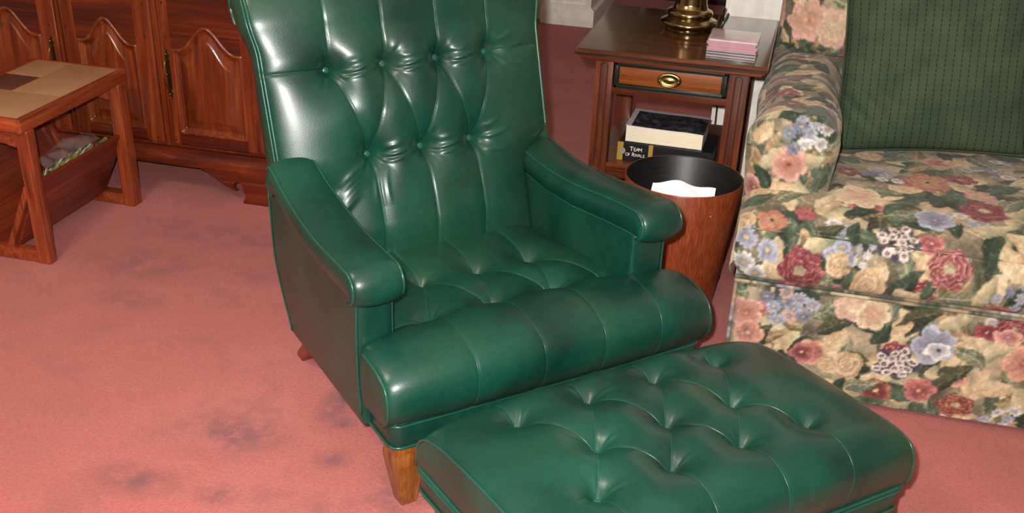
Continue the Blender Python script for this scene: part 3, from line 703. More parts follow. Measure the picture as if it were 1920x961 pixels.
# arm front (t = .5 + height) and top
for (x, t, L, a, k) in [(.106, .99, .07, 1.5, 7), (-.02, .98, .07, 2.2, 2), (.0, 1.02, .07, .4, 0), (-.03, 1.08, .07, 1.2, 3), (.03, .955, .07, .3, 3), (.07, .96, .06, 2.4, 0), (-.02, 1.12, .07, .6, 0)]: leaf(x, t, L, L * .5, a, *LC[k])
flower(.035, 1.012, .042, 6, 'lpink', 'orange', 'red', .2, .95, .12, 'rose'); cluster(.058, 1.082, .048, 9, ['lblue', 'blue', 'white']); flower(-.02, 1.16, .04, 5, 'cream', 'peach', 'tan', .2, .7)
for i in range(10): rose(random.uniform(-.05, .12), 1.22 + i * .07, .035, ('dred', 'rose', 'tan'), .6) if i % 3 == 0 else leaf(random.uniform(-.05, .12), 1.2 + i * .07, .09, .03, .3, *LC[2 if i % 2 else 5])
# back upright (t = 1.6 + height)
for (x, t, L, a, k) in [(-.02, 2.20, .07, .5, 2), (.04, 2.19, .07, 2, 7), (.10, 2.20, .08, 1, 1), (.12, 2.30, .08, 1.3, 3)]: leaf(x, t, L, L * .5, a, *LC[k])
flower(.03, 2.275, .055, 7, 'lpink', 'peach', 'orange', .3, 1.0, .1, 'pink'); flower(.095, 2.262, .045, 6, 'lpink', 'cream', 'peach', 1, 1.2, .1, 'tan')
rose(-.01, 2.165, .03)
# painterly edges: neighbouring colours slide into each other
def warp(amp, cell):
    global cv
    dx = ((vnoise(NX, NTT, cell) - .5) * 2 * amp / RES).round().astype(int); dt = ((vnoise(NX, NTT, cell) - .5) * 2 * amp / RES).round().astype(int)
    I = np.clip(np.arange(NX)[:, None] + dx, 0, NX - 1); J = np.clip(np.arange(NTT)[None, :] + dt, 0, NTT - 1); cv = cv[I, J]
warp(.0042, 9); warp(.0012, 3)
gm = cv.mean(-1, keepdims=True); cv = cv * .80 + gm * .20 * np.array([1.06, 1.0, .90]); 
br = vnoise(NX, NTT, 1.6)[..., None] * .55 + vnoise(NX, NTT, 4)[..., None] * .45; cv = cv * (.58 + .62 * br); cv = cv * (.55 + .45 * np.clip(cv.mean(-1, keepdims=True) / .16, 0, 1.25)); cv = cv * (1 - .0) + lin((206, 188, 152)) * np.clip((br - .70) * .9, 0, .25)
# woven look: fine slub
cv *= (.93 + .14 * rng.random((NX, NTT, 1)))
def sample(x, t):
    t = np.asarray(t, float); t = np.where(t > 2.37, t - 1.93, t)
    x = X0 + np.mod(np.asarray(x) - X0, X1 - X0 - .01); fx = (x - X0) / RES; ft = np.clip((np.asarray(t) - T0) / RES, 0, NTT - 2)
    i = np.clip(fx.astype(int), 0, NX - 2); j = ft.astype(int); a = (fx - i)[..., None]; b = (ft - j)[..., None]
    return cv[i, j] * (1 - a) * (1 - b) + cv[i + 1, j] * a * (1 - b) + cv[i, j + 1] * (1 - a) * b + cv[i + 1, j + 1] * a * b
def cloth_mat():
    t = NT('floral_cloth'); at = t.add('ShaderNodeVertexColor', layer_name='Pattern'); mp = t.coord(); n = t.noise(mp, 500, 2, .7)
    r = t.ramp(n, 0, [(.3, (.86, .86, .86, 1)), (.7, (1.08, 1.08, 1.08, 1))]); t.base(t.mix((at, 0), (r, 0), .8, 'MULTIPLY'))
    t.b.inputs['Roughness'].default_value = .75; t.b.inputs['Specular IOR Level'].default_value = .25; t.b.inputs['Sheen Weight'].default_value = .1
    t.bump(n, 0, .25, .0008); return t.m
CLOTH = cloth_mat()
SX, SY = .45, 2.35
sofa = empty('sofa', 'floral upholstered sofa with pink, blue and cream flowers, right of the end table', 'sofa', (SX, 2.9, 0))
def rel(P): return np.asarray(P) - np.array([SX, 2.9, 0])
# base panel
XL, XR = -.042, 1.70
xs = np.arange(XL, .86, .003); zs = np.arange(.012, .286, .003)
A, B = np.meshgrid(xs, zs, indexing='ij')
yy = 2.352 - .006 * np.sin(PI * (B - .01) / .28) + .002 * np.sin(A * 21) * np.sin(B * 9)
yy = yy + .03 * np.exp(-((A - XL) / .010) ** 2)
P1 = np.stack([A, yy, B], -1); c1 = sample(A, B)
ys = np.arange(2.382, 3.44, .02); A2, B2 = np.meshgrid(ys, zs, indexing='ij'); P2 = np.stack([XL + 0 * A2, A2, B2], -1); c2 = sample(A2 - 2.4, B2 + .3)
xr = np.linspace(.855, XR, 120); A3, B3 = np.meshgrid(xr, zs, indexing='ij'); P3 = np.stack([A3, 2.350 + 0 * A3, B3], -1); c3 = sample(A3, B3)
P4 = np.stack([np.full_like(A2, XR), A2, B2], -1)
P5 = np.array([[[XL, 3.43, .012], [XL, 3.43, .285]], [[XR, 3.43, .012], [XR, 3.43, .285]]]); c5 = sample(P5[..., 0], P5[..., 2])
P6 = np.array([[[XL, 2.36, .28], [XL, 3.43, .28]], [[XR, 2.36, .28], [XR, 3.43, .28]]]); P7 = P6.copy(); P7[..., 2] = .014; c6 = sample(P6[..., 0], P6[..., 1] - 2)
npmesh('base', [grid(rel(P1), flip=False), grid(rel(P2), flip=True), grid(rel(P3)), grid(rel(P4)), grid(rel(P5)), grid(rel(P6)), grid(rel(P7))], CLOTH, sofa,
       colors=np.concatenate([c.reshape(-1, 3) for c in (c1, c2, c3, c2, c5, c6, c6)]))
for x in (.02, 1.6):
    for y in (2.42, 3.34): box('glide', (x - SX - .02, x - SX + .02, y - 2.9 - .02, y - 2.9 + .02, 0, .02), BLACKW, sofa)
def cpipe(name, path, r, parent, toff):
    p = np.asarray(path); m = len(p); V, F = tube(rel(p), r, 8); s = np.r_[0, np.cumsum(np.linalg.norm(np.diff(p, axis=0), axis=1))]
    c = sample(np.repeat(p[:, 0], 8), np.repeat(p[:, 2], 8) + toff) * .9; return npmesh(name, [(V, F)], CLOTH, parent, colors=c)
# seat cushion, T-shaped in front of the arm
cpf = [(2.350, .288), (2.322, .300), (2.310, .335), (2.314, .375), (2.332, .402), (2.362, .424), (2.42, .445), (2.55, .458), (2.75, .455), (2.98, .44)]
def cushion(xa, xb, tee, name='seat_cushion'):
    Pc = spline(cpf, 260); s = np.r_[0, np.cumsum(np.linalg.norm(np.diff(Pc, axis=0), axis=1))]; T = np.gradient(Pc, axis=0); T /= np.linalg.norm(T, axis=1)[:, None]; N = np.stack([-T[:, 1], T[:, 0]], -1)
    N = -N if N[60, 0] > 0 else N
    nx = int((xb - xa) / .003); a = np.linspace(0, 1, nx)
    v = Pc[:, 0]; x0 = xa + (tee * sm(v, 2.455, 2.48) if tee else 0 * v)
    e = np.sin(a * PI) ** .25
    A, V_ = np.meshgrid(a, np.arange(len(v)), indexing='ij'); X = x0[V_] + A * (xb - x0[V_])
    d = np.minimum(A, 1 - A) * (xb - xa); drop = .026 * np.exp(-(d / .016) ** 1.3)
    h = -drop + .006 * np.sin(X * 9 + 1) * np.sin(Pc[V_, 0] * 8) * sm(V_, 40, 90)
    Q = np.stack([X, Pc[V_, 0] + N[V_, 0] * h, Pc[V_, 1] + N[V_, 1] * h], -1)
    tcoord = np.where(Pc[V_, 0] < 2.345, Pc[V_, 1], 0); t_ = np.interp(s, s, s)
    # cloth coordinate: height on the front, depth on the top
    tmap = np.interp(s, [s[0], s[np.argmin(abs(Pc[:, 1] - .402))], s[-1]], [.29, .405, .42 + 2.98 - 2.34])
    col = sample(X, tmap[V_]); parts = [grid(rel(Q), flip=False)]; cols = [col.reshape(-1, 3)]
    for k, sg in ((0, -1), (-1, 1)):
        ed = Q[k]; tg = np.stack([ed[:, 0], np.maximum(ed[:, 1], 2.35), np.full(len(ed), .289)], -1); G = capgrid(ed, tg, 14, .006, sg); parts.append(grid(rel(G), flip=(sg < 0)))
        cols.append(sample(G[..., 1] - 2.3, G[..., 2]).reshape(-1, 3))
    o = npmesh(name, parts, CLOTH, sofa, colors=np.concatenate(cols))
    j = int(np.argmin(abs(Pc[:, 1] - .404)))
    cpipe('piping', Q[4:-4:4, j] + [0, -.0005, .0005], .0022, o, .01)
    lo = np.stack([np.linspace(xa + .01, xb - .01, 120), 2.338 + 0 * np.linspace(0, 1, 120), np.full(120, .2885)], -1); cpipe('piping', lo, .0055, o, .5)
    return o
cushion(-.052, .80, .17); cushion(.803, 1.69, 0)
lo = np.stack([np.linspace(XL, XR, 240), np.full(240, 2.343), np.full(240, .277)], -1); cpipe('piping', lo, .005, sofa, .8)
cpipe('piping', np.stack([np.full(30, XL + .004), np.full(30, 2.358), np.linspace(.015, .275, 30)], -1), .0045, sofa, .2)
# arm: rounded block, scroll-less, swelling toward the front
def arm(xa, xb, name='armrest'):
    cx, hx = (xa + xb) / 2, (xb - xa) / 2; y0, y1, z0, z1 = 2.452, 3.40, .285, .610
    def df(Q):
        Q = Q.copy(); y, z, x = Q[..., 1], Q[..., 2], Q[..., 0] - cx
        k = .88 + .10 * np.exp(-((z - .55) / .08) ** 2) + .04 * np.exp(-((y - 2.48) / .12) ** 2); x = x * k
        z = z - .02 * sm(y, 2.55, 3.1) * (z > .5); x = x + .004 * np.sin(y * 17) ; z = z + .004 * np.sin(y * 23 + 1) * (z > .5)
        z = z - .012 * sm(np.abs(x) / hx, .3, 1.0) * sm(z, .5, .6)
        return np.stack([x + cx, y, z], -1)
    parts = rbox((hx, (y1 - y0) / 2, (z1 - z0) / 2), .058, .0032, (cx, (y0 + y1) / 2, (z0 + z1) / 2), df)
    V = np.concatenate([p[0] for p in parts]); x, y, z = V.T
    tfront = .5 + z; ttop = 1.11 + (y - y0 - .02) * .9
    topness = np.clip((z - .54) / .05, 0, 1) * np.clip((y - y0 - .012) / .04, 0, 1)
    t = np.where((y - y0) < (.61 - z) * 1.0 + .02, tfront, ttop)
    side = (np.abs(x - cx) > hx * .80) & (y > 2.51) & (z < .575)
    xs_ = np.where(side, y - 2.5 + x, x); t = np.where(side, .5 + z, t)
    return npmesh(name, [(rel(v), f) for v, f in parts], CLOTH, sofa, colors=sample(xs_, t), weld=.0006)
arm(-.060, .138); arm(1.53, 1.70)
# upholstered back
def sback():
    cx, hx = .83, .875
    def df(Q):
        Q = Q.copy(); Q[..., 1] += (Q[..., 2] - .58) * .16; Q[..., 1] -= .012 * np.sin(np.clip((Q[..., 2] - .5) / .4, 0, 1) * PI); return Q
    parts = rbox((hx, .10, .31), .045, .005, (cx, 3.325, .63), df); V = np.concatenate([p[0] for p in parts]); x, y, z = V.T
    side = (np.abs(x - cx) > hx * .985); xx = np.where(side, y - 3.2, x)
    return npmesh('backrest', [(rel(v), f) for v, f in parts], CLOTH, sofa, colors=sample(xx, 1.6 + z), weld=.0006)
sback()
# floral back pillow of the sofa, its rounded lower end shows beside the green one
def df(Q):
    Q = Q.copy(); Q[..., 1] += (Q[..., 2] - .58) * .12; Q[..., 0] += .003 * np.sin(Q[..., 2] * 40); return Q
parts = rbox((.40, .055, .20), .05, .0035, (.365, 3.15, .785), df); V = np.concatenate([p[0] for p in parts]); x, y, z = V.T
o = npmesh('back_cushion', [(rel(v), f) for v, f in parts], CLOTH, sofa, colors=sample(x, 1.6 + z), weld=.0006)

# green ribbed throw pillow
def rib_mat():
    t = NT('green_ribbed_cloth'); tc = t.add('ShaderNodeTexCoord'); sp_ = t.add('ShaderNodeSeparateXYZ'); t.link(tc, 'UV', sp_, 0)
    def M(op, a, b=None, c=None):
        n = t.add('ShaderNodeMath', operation=op)
        for i, v in enumerate((a, b, c)):
            if v is None: continue
            if isinstance(v, (int, float)): n.inputs[i].default_value = v
            else: t.link(v[0], v[1], n, i)
        return (n, 0)
    u = M('MULTIPLY', (sp_, 0), 53.0); fr = M('FRACT', u); d = M('ABSOLUTE', M('SUBTRACT', fr, .5)); ln = M('SMOOTH_MIN', M('MAXIMUM', M('SUBTRACT', 1.0, M('MULTIPLY', d, 11.0)), 0.0), 1.0, .1)
    vv = M('FRACT', M('MULTIPLY', (sp_, 1), 92.0)); dash = M('GREATER_THAN', vv, .34); mk = M('MULTIPLY', ln, dash)
    vv2 = M('FRACT', M('MULTIPLY', (sp_, 1), 250.0)); u2 = M('FRACT', M('MULTIPLY', (sp_, 0), 260.0)); wv = M('ADD', M('ABSOLUTE', M('SUBTRACT', vv2, .5)), M('ABSOLUTE', M('SUBTRACT', u2, .5)))
    mp = t.coord(); n = t.noise(mp, 12, 3); r = t.ramp(n, 0, [(.3, L4(48, 62, 48)), (.7, L4(64, 77, 58))])
    m = t.mix((r, 0), L4(24, 34, 24), mk); t.base(m); t.b.inputs['Roughness'].default_value = .9; t.b.inputs['Specular IOR Level'].default_value = .15
    hgt = M('SUBTRACT', M('MULTIPLY', wv, .35), mk); t.bump(hgt[0], 0, .7, .002); return t.m
RIB = rib_mat()
n = 90; a = np.linspace(-1, 1, n); A, B = np.meshgrid(a, a, indexing='ij')
w_, h_ = .218, .235
shr = 1 - .045 * (1 - np.abs(B) ** 1.6) ; shr2 = 1 - .04 * (1 - np.abs(A) ** 1.6)
X = A * w_ * shr; Z = B * h_ * shr2
th_ = .075 * (np.clip(1 - np.abs(A) ** 2.6, 0, 1) * np.clip(1 - np.abs(B) ** 2.6, 0, 1)) ** .48
th_ += .004 * np.sin(A * 9 + B * 5) * (1 - A ** 2) * (1 - B ** 2) + .004 * np.exp(-((A + .75) ** 2 + (B + .55) ** 2) / .04) * np.sin((A + B) * 28)
front = np.stack([X, -th_, Z], -1); backs = np.stack([X, th_ * .9, Z], -1)
rt = math.radians(-14)
def tilt(P):
    y, z = P[..., 1].copy(), P[..., 2].copy() + h_; return np.stack([P[..., 0], y * math.cos(rt) - z * math.sin(rt), y * math.sin(rt) + z * math.cos(rt)], -1)
pil = empty('throw_pillow', 'large dark green ribbed throw pillow leaning on the floral sofa', 'pillow', (.352, 2.80, .463), math.radians(1)); pil.rotation_euler = (0, math.radians(-5), math.radians(1))
uvp = np.stack([A * .5 + .5, B * .5 + .5], -1).reshape(-1, 2) * .45
npmesh('pillow_cover', [grid(tilt(front)), grid(tilt(backs), flip=True)], RIB, pil, uvs=np.vstack([uvp, uvp]), weld=.0003)
bd = np.concatenate([front[:, 0], front[-1, 1:], front[::-1, -1][1:], front[0, ::-1][1:-1]]); npmesh('piping', [tube(tilt(bd), .0035, 6, True)], RIB, pil, uvs=np.zeros((len(bd) * 6, 2)))

# ------------------------------------------------------------------ end table
ET = empty('end_table', 'dark wooden end table with one brass-pulled drawer, lower shelf and polished top', 'end table', (-.291, 3.16, 0))
def E(x0, x1, y0, y1, z0, z1): return (x0 + .291, x1 + .291, y0 - 3.16, y1 - 3.16, z0, z1)
ex0, ex1, ey0, ey1 = -.535, -.047, 2.892, 3.425
bm = bmesh.new(); pr = [(0, .600), (-.012, .5995), (-.016, .597)]
boxbm(bm, *E(ex0 + .004, ex1 - .004, ey0 + .004, ey1 - .004, .590, .600), .003)
tt_ = bmobj('tabletop', bm, ETTOP, ET)
bm = bmesh.new(); boxbm(bm, *E(ex0 - .001, ex1 + .001, ey0 - .001, ey1 + .001, .589, .598), .0042, 3); boxbm(bm, *E(ex0 + .006, ex1 - .006, ey0 + .006, ey1 - .006, .578, .5885), .003, 2)
boxbm(bm, *E(ex0 + .014, ex1 - .014, ey0 + .014, ey1 - .014, .570, .578), .003, 2); bmobj('edge_moulding', bm, ETW_X, tt_)
bm = bmesh.new(); boxbm(bm, *E(ex0 + .0005, ex1 - .0005, ey0 + .0005, ey1 - .0005, .5850, .5895), 0); bmobj('edge_groove', bm, BLACKW, tt_)
for (x0, x1) in ((-.485, -.438), (-.142, -.092)):
    for (y0, y1) in ((2.930, 2.975), (3.345, 3.392)):
        lg = box('leg', E(x0, x1, y0, y1, 0, .571), ETW_V, ET, .003)
        if y0 < 3:
            xm = (x0 + x1) / 2; pa = []
            q = np.linspace(0, PI, 9); w2 = .0085
            pa = [(xm + w2 * math.cos(a_), y0 - .0004, .553 + w2 * math.sin(a_)) for a_ in q] + [(xm - w2 * math.cos(a_), y0 - .0004, .292 - w2 * math.sin(a_)) for a_ in q]
            p = np.array(pa) - [-.291, 3.16, 0]; npmesh('fluting', [tube(p, .0016, 6, True)], GROOVE, lg)
box('side_rail', E(-.480, -.462, 2.97, 3.35, .485, .571), ETW_X, ET); box('side_rail', E(-.115, -.097, 2.97, 3.35, .485, .571), ETW_X, ET)
box('rear_rail', E(-.445, -.135, 3.36, 3.378, .485, .571), ETW_X, ET)
box('front_rail', E(-.440, -.140, 2.934, 2.965, .482, .500), ETW_X, ET, .002); box('front_rail', E(-.440, -.140, 2.936, 2.965, .566, .571), ETW_X, ET, .001)
# drawer
dx0, dx1, dz0, dz1 = -.434, -.146, .501, .566
dr = box('drawer', E(dx0, dx1, 2.932, 3.30, dz0, dz1), BLACKW, ET, .003)
bm = bmesh.new(); boxbm(bm, *E(dx0 + .013, dx1 - .013, 2.929, 2.934, dz0 + .011, dz1 - .011), .0015); bmobj('drawer_panel', bm, DRAWW, dr)
for (x0, x1, z0, z1) in ((dx0, dx1, dz1 - .008, dz1), (dx0, dx1, dz0, dz0 + .008), (dx0, dx0 + .009, dz0, dz1), (dx1 - .009, dx1, dz0, dz1)): box('drawer_moulding', E(x0, x1, 2.926, 2.935, z0, z1), BLACKW, dr, .002)
hx_, hz_ = -.291, .5335
a = np.linspace(0, 2 * PI, 40, endpoint=False)
def ell(rx, rz_, y, pw=1.): return np.stack([rx * np.cos(a), np.full(40, y - 3.16), hz_ + rz_ * np.sign(np.sin(a)) * np.abs(np.sin(a)) ** pw], -1)
rings = [ell(.0315, .0185, 2.929), ell(.0315, .0185, 2.9265), ell(.029, .0165, 2.9245), ell(.022, .012, 2.9235), ell(.019, .0100, 2.9255), ell(.012, .0055, 2.9235), ell(.0005, .0003, 2.9225)]
pl = npmesh('drawer_pull', [grid(np.stack(rings, 1), wrapu=True)], BRASSD, dr)
q = np.linspace(PI * .96, PI * 2.04, 24); p = np.stack([.0245 * np.cos(q), np.full(24, 2.9185 - 3.16), hz_ + .002 + .0165 * np.sin(q)], -1); p[[0, -1], 1] += .007
npmesh('bail', [tube(p, .0022, 8)], BRASSD, pl)
for sx in (-.0255, .0255):
    bm = bmesh.new(); r = bmesh.ops.create_cone(bm, segments=14, radius1=.0034, radius2=.0028, depth=.006, cap_ends=True); bmesh.ops.rotate(bm, verts=r['verts'], matrix=Matrix.Rotation(PI / 2, 3, 'X')); bmesh.ops.translate(bm, verts=r['verts'], vec=(sx, 2.922 - 3.16, hz_ + .002)); bmobj('pull_screw', bm, BLACKW, pl)
box('shelf', E(-.470, -.105, 2.945, 3.385, .277, .291), ETW_X, ET, .003)
box('shelf_rail', E(-.438, -.142, 2.940, 2.955, .252, .277), ETW_X, ET, .002); box('shelf_rail', E(-.438, -.142, 3.37, 3.385, .252, .277), ETW_X, ET, .002)

# ------------------------------------------------------------------ lamp on the end table
LX, LY = -.283, 3.205
lamp = empty('table_lamp', 'brass table lamp with stepped round base on the polished end table', 'lamp', (LX, LY, .600))
pf = [(.0, .0), (.064, .0), (.066, .003), (.066, .010), (.071, .013), (.077, .019), (.078, .023), (.075, .027), (.062, .033), (.058, .037), (.0615, .041), (.0625, .046), (.060, .052), (.050, .057), (.046, .060), (.0455, .066), (.044, .068), (.0435, .072)]
npmesh('base', [lathe(pf, 72)], BRASS, lamp, sharp=.9)
npmesh('column', [lathe([(.043, .068), (.0425, .075), (.041, .16), (.042, .22), (.044, .26), (.040, .265), (.030, .27), (.025, .29), (.02, .30), (0, .30)], 72)], BRASS, lamp, sharp=.9)
t = NT('lamp_shade_cloth'); mp = t.coord(); nn = t.noise(mp, 200, 2); t.base(t.ramp(nn, 0, [(.3, L4(215, 200, 170)), (.7, L4(230, 218, 190))])); t.b.inputs['Roughness'].default_value = .9; SHADE = t.m
npmesh('stem', [lathe([(.006, .29), (.006, .52), (0, .52)], 16)], BRASS, lamp)
npmesh('lamp_shade', [lathe([(.19, .36), (.12, .58), (.118, .58), (.188, .36)], 64)], SHADE, lamp)
q = np.array([(.052, -.01, .008), (.065, -.02, .004), (.075, -.035, .006), (.078, -.045, .03), (.084, -.02, .055), (.09, .02, .062), (.088, .05, .04), (.085, .10, .01), (.088, .18, .003), (.09, .222, .003), (.09, .230, -.02), (.09, .232, -.15), (.095, .232, -.4)])
cord = spline(q, 90); cord[:, 2] = np.where(cord[:, 1] < .22, np.maximum(cord[:, 2], .0028), cord[:, 2])
npmesh('cord', [tube(cord, .0026, 8)], plain('brown_cord', L4(52, 34, 24), .5), lamp)
npmesh('pull_chain', [tube(np.array([(.047, -.018, .30), (.047, -.018, .075)]), .0012, 6)], BRASS, lamp)

# ------------------------------------------------------------------ stack of clear cases with pink card
def case_mat(name, col, tr):
    t = NT(name); mp = t.coord(); n = t.noise(mp, 30, 2); c = np.array(col[:3]); t.base(t.ramp(n, 0, [(.3, (*(c * .9), 1)), (.7, (*np.minimum(c * 1.1, 1), 1))]))
    t.b.inputs['Roughness'].default_value = .12; t.b.inputs['Transmission Weight'].default_value = tr; t.b.inputs['IOR'].default_value = 1.45; return t.m
CLEAR = case_mat('clear_plastic', L4(242, 222, 226), .6); PINKC = plain('pink_card', L4(206, 116, 146), .6); PINK2 = plain('pale_pink_card', L4(232, 186, 194), .6); DARKC = plain('dark_tray_plastic', L4(62, 60, 74), .35)
OVAL = plain('rose_print', L4(220, 150, 170), .5)
def case(z, cardm, label, dx, rz, top=False):
    r = empty('disc_case', label, 'disc case', (-.145 + dx, 2.984 + dx * .6, z), rz, 'stack of disc cases on the end table')
    hw, hd = .0615, .056
    box('case_lid', (-hw, hw, -hd, hd, .0046, .0066), CLEAR, r, .0006)
    box('case_tray', (-hw, hw, -hd, hd, .0, .0016), CLEAR, r, .0005)
    box('card_insert', (-hw + .002, hw - .002, -hd + .001, hd - .001, .0017, .0044), cardm, r, .0004)
    if top:
        a_ = np.linspace(0, 2 * PI, 40, endpoint=False); bm = bmesh.new(); prism(bm, [(.012 + .036 * math.cos(x), .006 + .030 * math.sin(x)) for x in a_], 2, .00435, .00455); bmobj('print', bm, OVAL, r)
CLB = ['dark-trayed clear disc case at the very bottom of the stack', 'dark-trayed clear disc case, second from bottom of the stack', 'dark-trayed clear disc case just beneath the pink ones', 'lowest of the four pink disc cases in the stack',
       'pink disc case resting on the lowest pink one', 'pink disc case directly beneath the topmost one', 'topmost pink disc case with a rose oval print, beside the brass lamp']
for i in range(7):
    case(.6005 + i * .0069, DARKC if i < 3 else (PINKC if i < 6 else PINK2), CLB[i], [0, .001, -.001, .0, .002, -.001, .001][i], math.radians([-1, -2, 0, -1.5, -.5, -2, -1][i]), i == 6)

# ------------------------------------------------------------------ books on the shelf
GOLD = plain('gold_foil_paper', L4(164, 128, 52), .4); BOOKB = plain('black_book_cover', L4(22, 22, 24), .35); PAGES = plain('cream_pages', L4(226, 214, 188), .8); PAGEG = plain('grey_pages', L4(150, 148, 146), .8)
def pages_mat():
    t = NT('page_block'); mp = t.coord(scale=(1, 1, 60)); n = t.noise(mp, 30, 2, .6); t.base(t.ramp(n, 0, [(.3, L4(214, 202, 178)), (.7, L4(240, 230, 206))])); t.b.inputs['Roughness'].default_value = .85; t.bump(n, 0, .3, .001); return t.m
PAGEM = pages_mat()
SIL = plain('silver_seal', L4(190, 188, 180), .35, .6)
b1 = empty('book', "thick black and gold hardcover titled 'Team of Rivals' lying on the shelf", 'book', (-.285, 3.056, .2912), math.radians(-2), 'books on the end table shelf')
bx, by = .128, .078
box('book_cover', (-bx, bx, -by - .002, by, .0, .003), BOOKB, b1, .001); box('book_cover', (-bx, bx, -by - .002, by, .047, .050), BOOKB, b1, .001)
box('page_block', (-bx + .004, bx - .004, -by + .002, by - .003, .003, .047), PAGEG, b1, .0005)
bm = bmesh.new(); boxbm(bm, -bx, bx, -by - .006, -by + .001, .0, .050, .003, 3); spn = bmobj('spine', bm, BOOKB, b1)
box('gold_band', (-bx - .0004, -bx + .017, -by - .0064, -by, -.0003, .0503), GOLD, spn, .003, 3); box('gold_band', (-bx + .084, -bx + .098, -by - .0064, -by, -.0003, .0503), GOLD, spn, .003, 3)
bm = bmesh.new(); r = bmesh.ops.create_cone(bm, segments=24, radius1=.0085, radius2=.0085, depth=.0008, cap_ends=True); bmesh.ops.rotate(bm, verts=r['verts'], matrix=Matrix.Rotation(PI / 2, 3, 'X')); bmesh.ops.translate(bm, verts=r['verts'], vec=(-bx + .0145, -by - .0068, .027)); bmobj('seal', bm, SIL, spn)
LETTERS = []
def text(body, size, loc, rot, mat, parent, name='title', ext=.0003, sx=1):
    cu = bpy.data.curves.new(name, 'FONT'); cu.body = body; cu.size = size; cu.extrude = ext; cu.align_x = 'CENTER'; cu.align_y = 'CENTER'; cu.materials.append(mat); cu.space_line = .95
    o = bpy.data.objects.new('tmp', cu); COL.objects.link(o); bpy.context.view_layer.update(); me = bpy.data.meshes.new_from_object(o)
    me.transform(Matrix.Translation(Vector(loc)) @ Matrix.Rotation(rot[0], 4, 'X')); bpy.data.objects.remove(o); LETTERS.append(me); return me
LET = plain('cream_lettering', L4(226, 222, 206), .6)
def smallcaps(words, big, small, z, xc):
    # caps with a larger first letter, laid out left to right
    w = sum(big * .74 * (.62 if ch == 'I' else 1) if up else small * .72 * (.5 if ch == 'I' else 1) if ch != ' ' else small * .5 for ch, up in words); x = xc - w / 2
    for ch, up in words:
        if ch == ' ': x += small * .5; continue
        s_ = big if up else small; cwid = s_ * (.74 if up else .72) * (.5 if ch == 'I' else 1)
        text(ch, s_ * 1.35, (x + cwid / 2, -by - .0066, z + (s_ * .06 if up else 0)), (PI / 2, 0, 0), LET, spn, 'title_letter'); x += cwid
smallcaps([('T', 1), ('E', 0), ('A', 0), ('M', 0)], .0130, .0106, .0335, -bx + .0505)
smallcaps([('O', 0), ('F', 0), (' ', 0), ('R', 1), ('I', 0), ('V', 0), ('A', 0), ('L', 0), ('S', 0)], .0116, .0084, .0182, -bx + .0505)
bm = bmesh.new()
for me in LETTERS: bm.from_mesh(me)
bmobj('title', bm, LET, spn, False)
t = NT('dark_photo_cover'); mp = t.coord(); v = t.noise(mp, 55, 4, .7); t.base(t.ramp(v, 0, [(.38, L4(26, 26, 34)), (.55, L4(62, 60, 68)), (.75, L4(120, 116, 118))])); t.b.inputs['Roughness'].default_value = .25; PHOTO = t.m
b2 = empty('book', 'thick paperback with dark cover and cream page edges, on top of the gold-banded hardcover', 'book', (-.293, 3.056, .3416), math.radians(-1), 'books on the end table shelf')
def bowed(x0, x1, y0, y1, z0, z1, name, mat, parent, lift):
    bm = bmesh.new(); boxbm(bm, x0, x1, y0, y1, z0, z1, 0); bmesh.ops.subdivide_edges(bm, edges=bm.edges[:], cuts=8, use_grid_fill=True)
    for v in bm.verts:
        q = (v.co.x - x0) / (x1 - x0); f_ = (v.co.z - (-.0)) / .06; v.co.z += lift * (2 * q - 1) ** 2 * max(0, f_) - .004 * max(0, q - .8) * 5 * max(0, f_)
    return bmobj(name, bm, mat, parent, True, .5)
bowed(-.103, .103, -.074, .07, .002, .043, 'page_block', PAGEM, b2, .002)
bowed(-.104, .104, -.075, .071, .0, .002, 'book_cover', PHOTO, b2, 0)
bowed(-.105, .104, -.075, .082, .0432, .0446, 'book_cover', plain('white_cover_border', L4(196, 192, 190), .4), b2, .002)
bowed(-.090, .104, -.0752, .060, .0444, .0452, 'cover_photo', PHOTO, b2, .002)

# ------------------------------------------------------------------ waste bin
bn = empty('waste_bin', 'round tapered wood-veneer waste bin with black lining, in front of the end table', 'waste bin', (-.212, 2.768, 0))
rt_, rb_, hb = .149, .112, .345
npmesh('bin_shell', [lathe([(0, 0), (rb_ - .002, 0), (rb_, .003), (rt_, hb - .002), (rt_ - .001, hb), (rt_ - .003, hb)], 96)], BINW, bn, sharp=.7)
npmesh('bin_lining', [lathe([(rt_ - .003, hb), (rt_ - .005, hb - .003), (rb_ - .004, .012), (0, .012)], 96)], BININ, bn, sharp=.7)
pp = empty('paper_sheet', 'crumpled white sheet of paper inside the waste bin', 'paper', (-.205, 2.735, .222))
n = 24; A, B = np.meshgrid(np.linspace(-1, 1, n), np.linspace(-1, 1, n), indexing='ij')
Z = .100 + .024 * B + .009 * np.abs(A + .1) * -1 + .004 * np.sin(A * 5 + B * 3)
P = np.stack([A * .078, B * .034 - .050, Z], -1); P2 = P.copy(); P2[..., 2] -= .0008
npmesh('sheet', [grid(P), grid(P2, flip=True)], PAPER, pp)
P = np.stack([A * .06, B * .05 + .02, -.10 + .05 * np.sin(A * 3) * np.cos(B * 2) + .02 * A], -1); P2 = P.copy(); P2[..., 2] -= .0008
o = npmesh('crumpled_sheet', [grid(P + [0, 0, -.02]), grid(P2 + [0, 0, -.02], flip=True)], PAPER, pp)
P = np.stack([A * .03 + .01, B * .02, .02 * np.sin(B * 4) + A * .09 - .02], -1); npmesh('crumpled_sheet', [grid(P), grid(P - [0, .0008, 0], flip=True)], PAPER, pp)

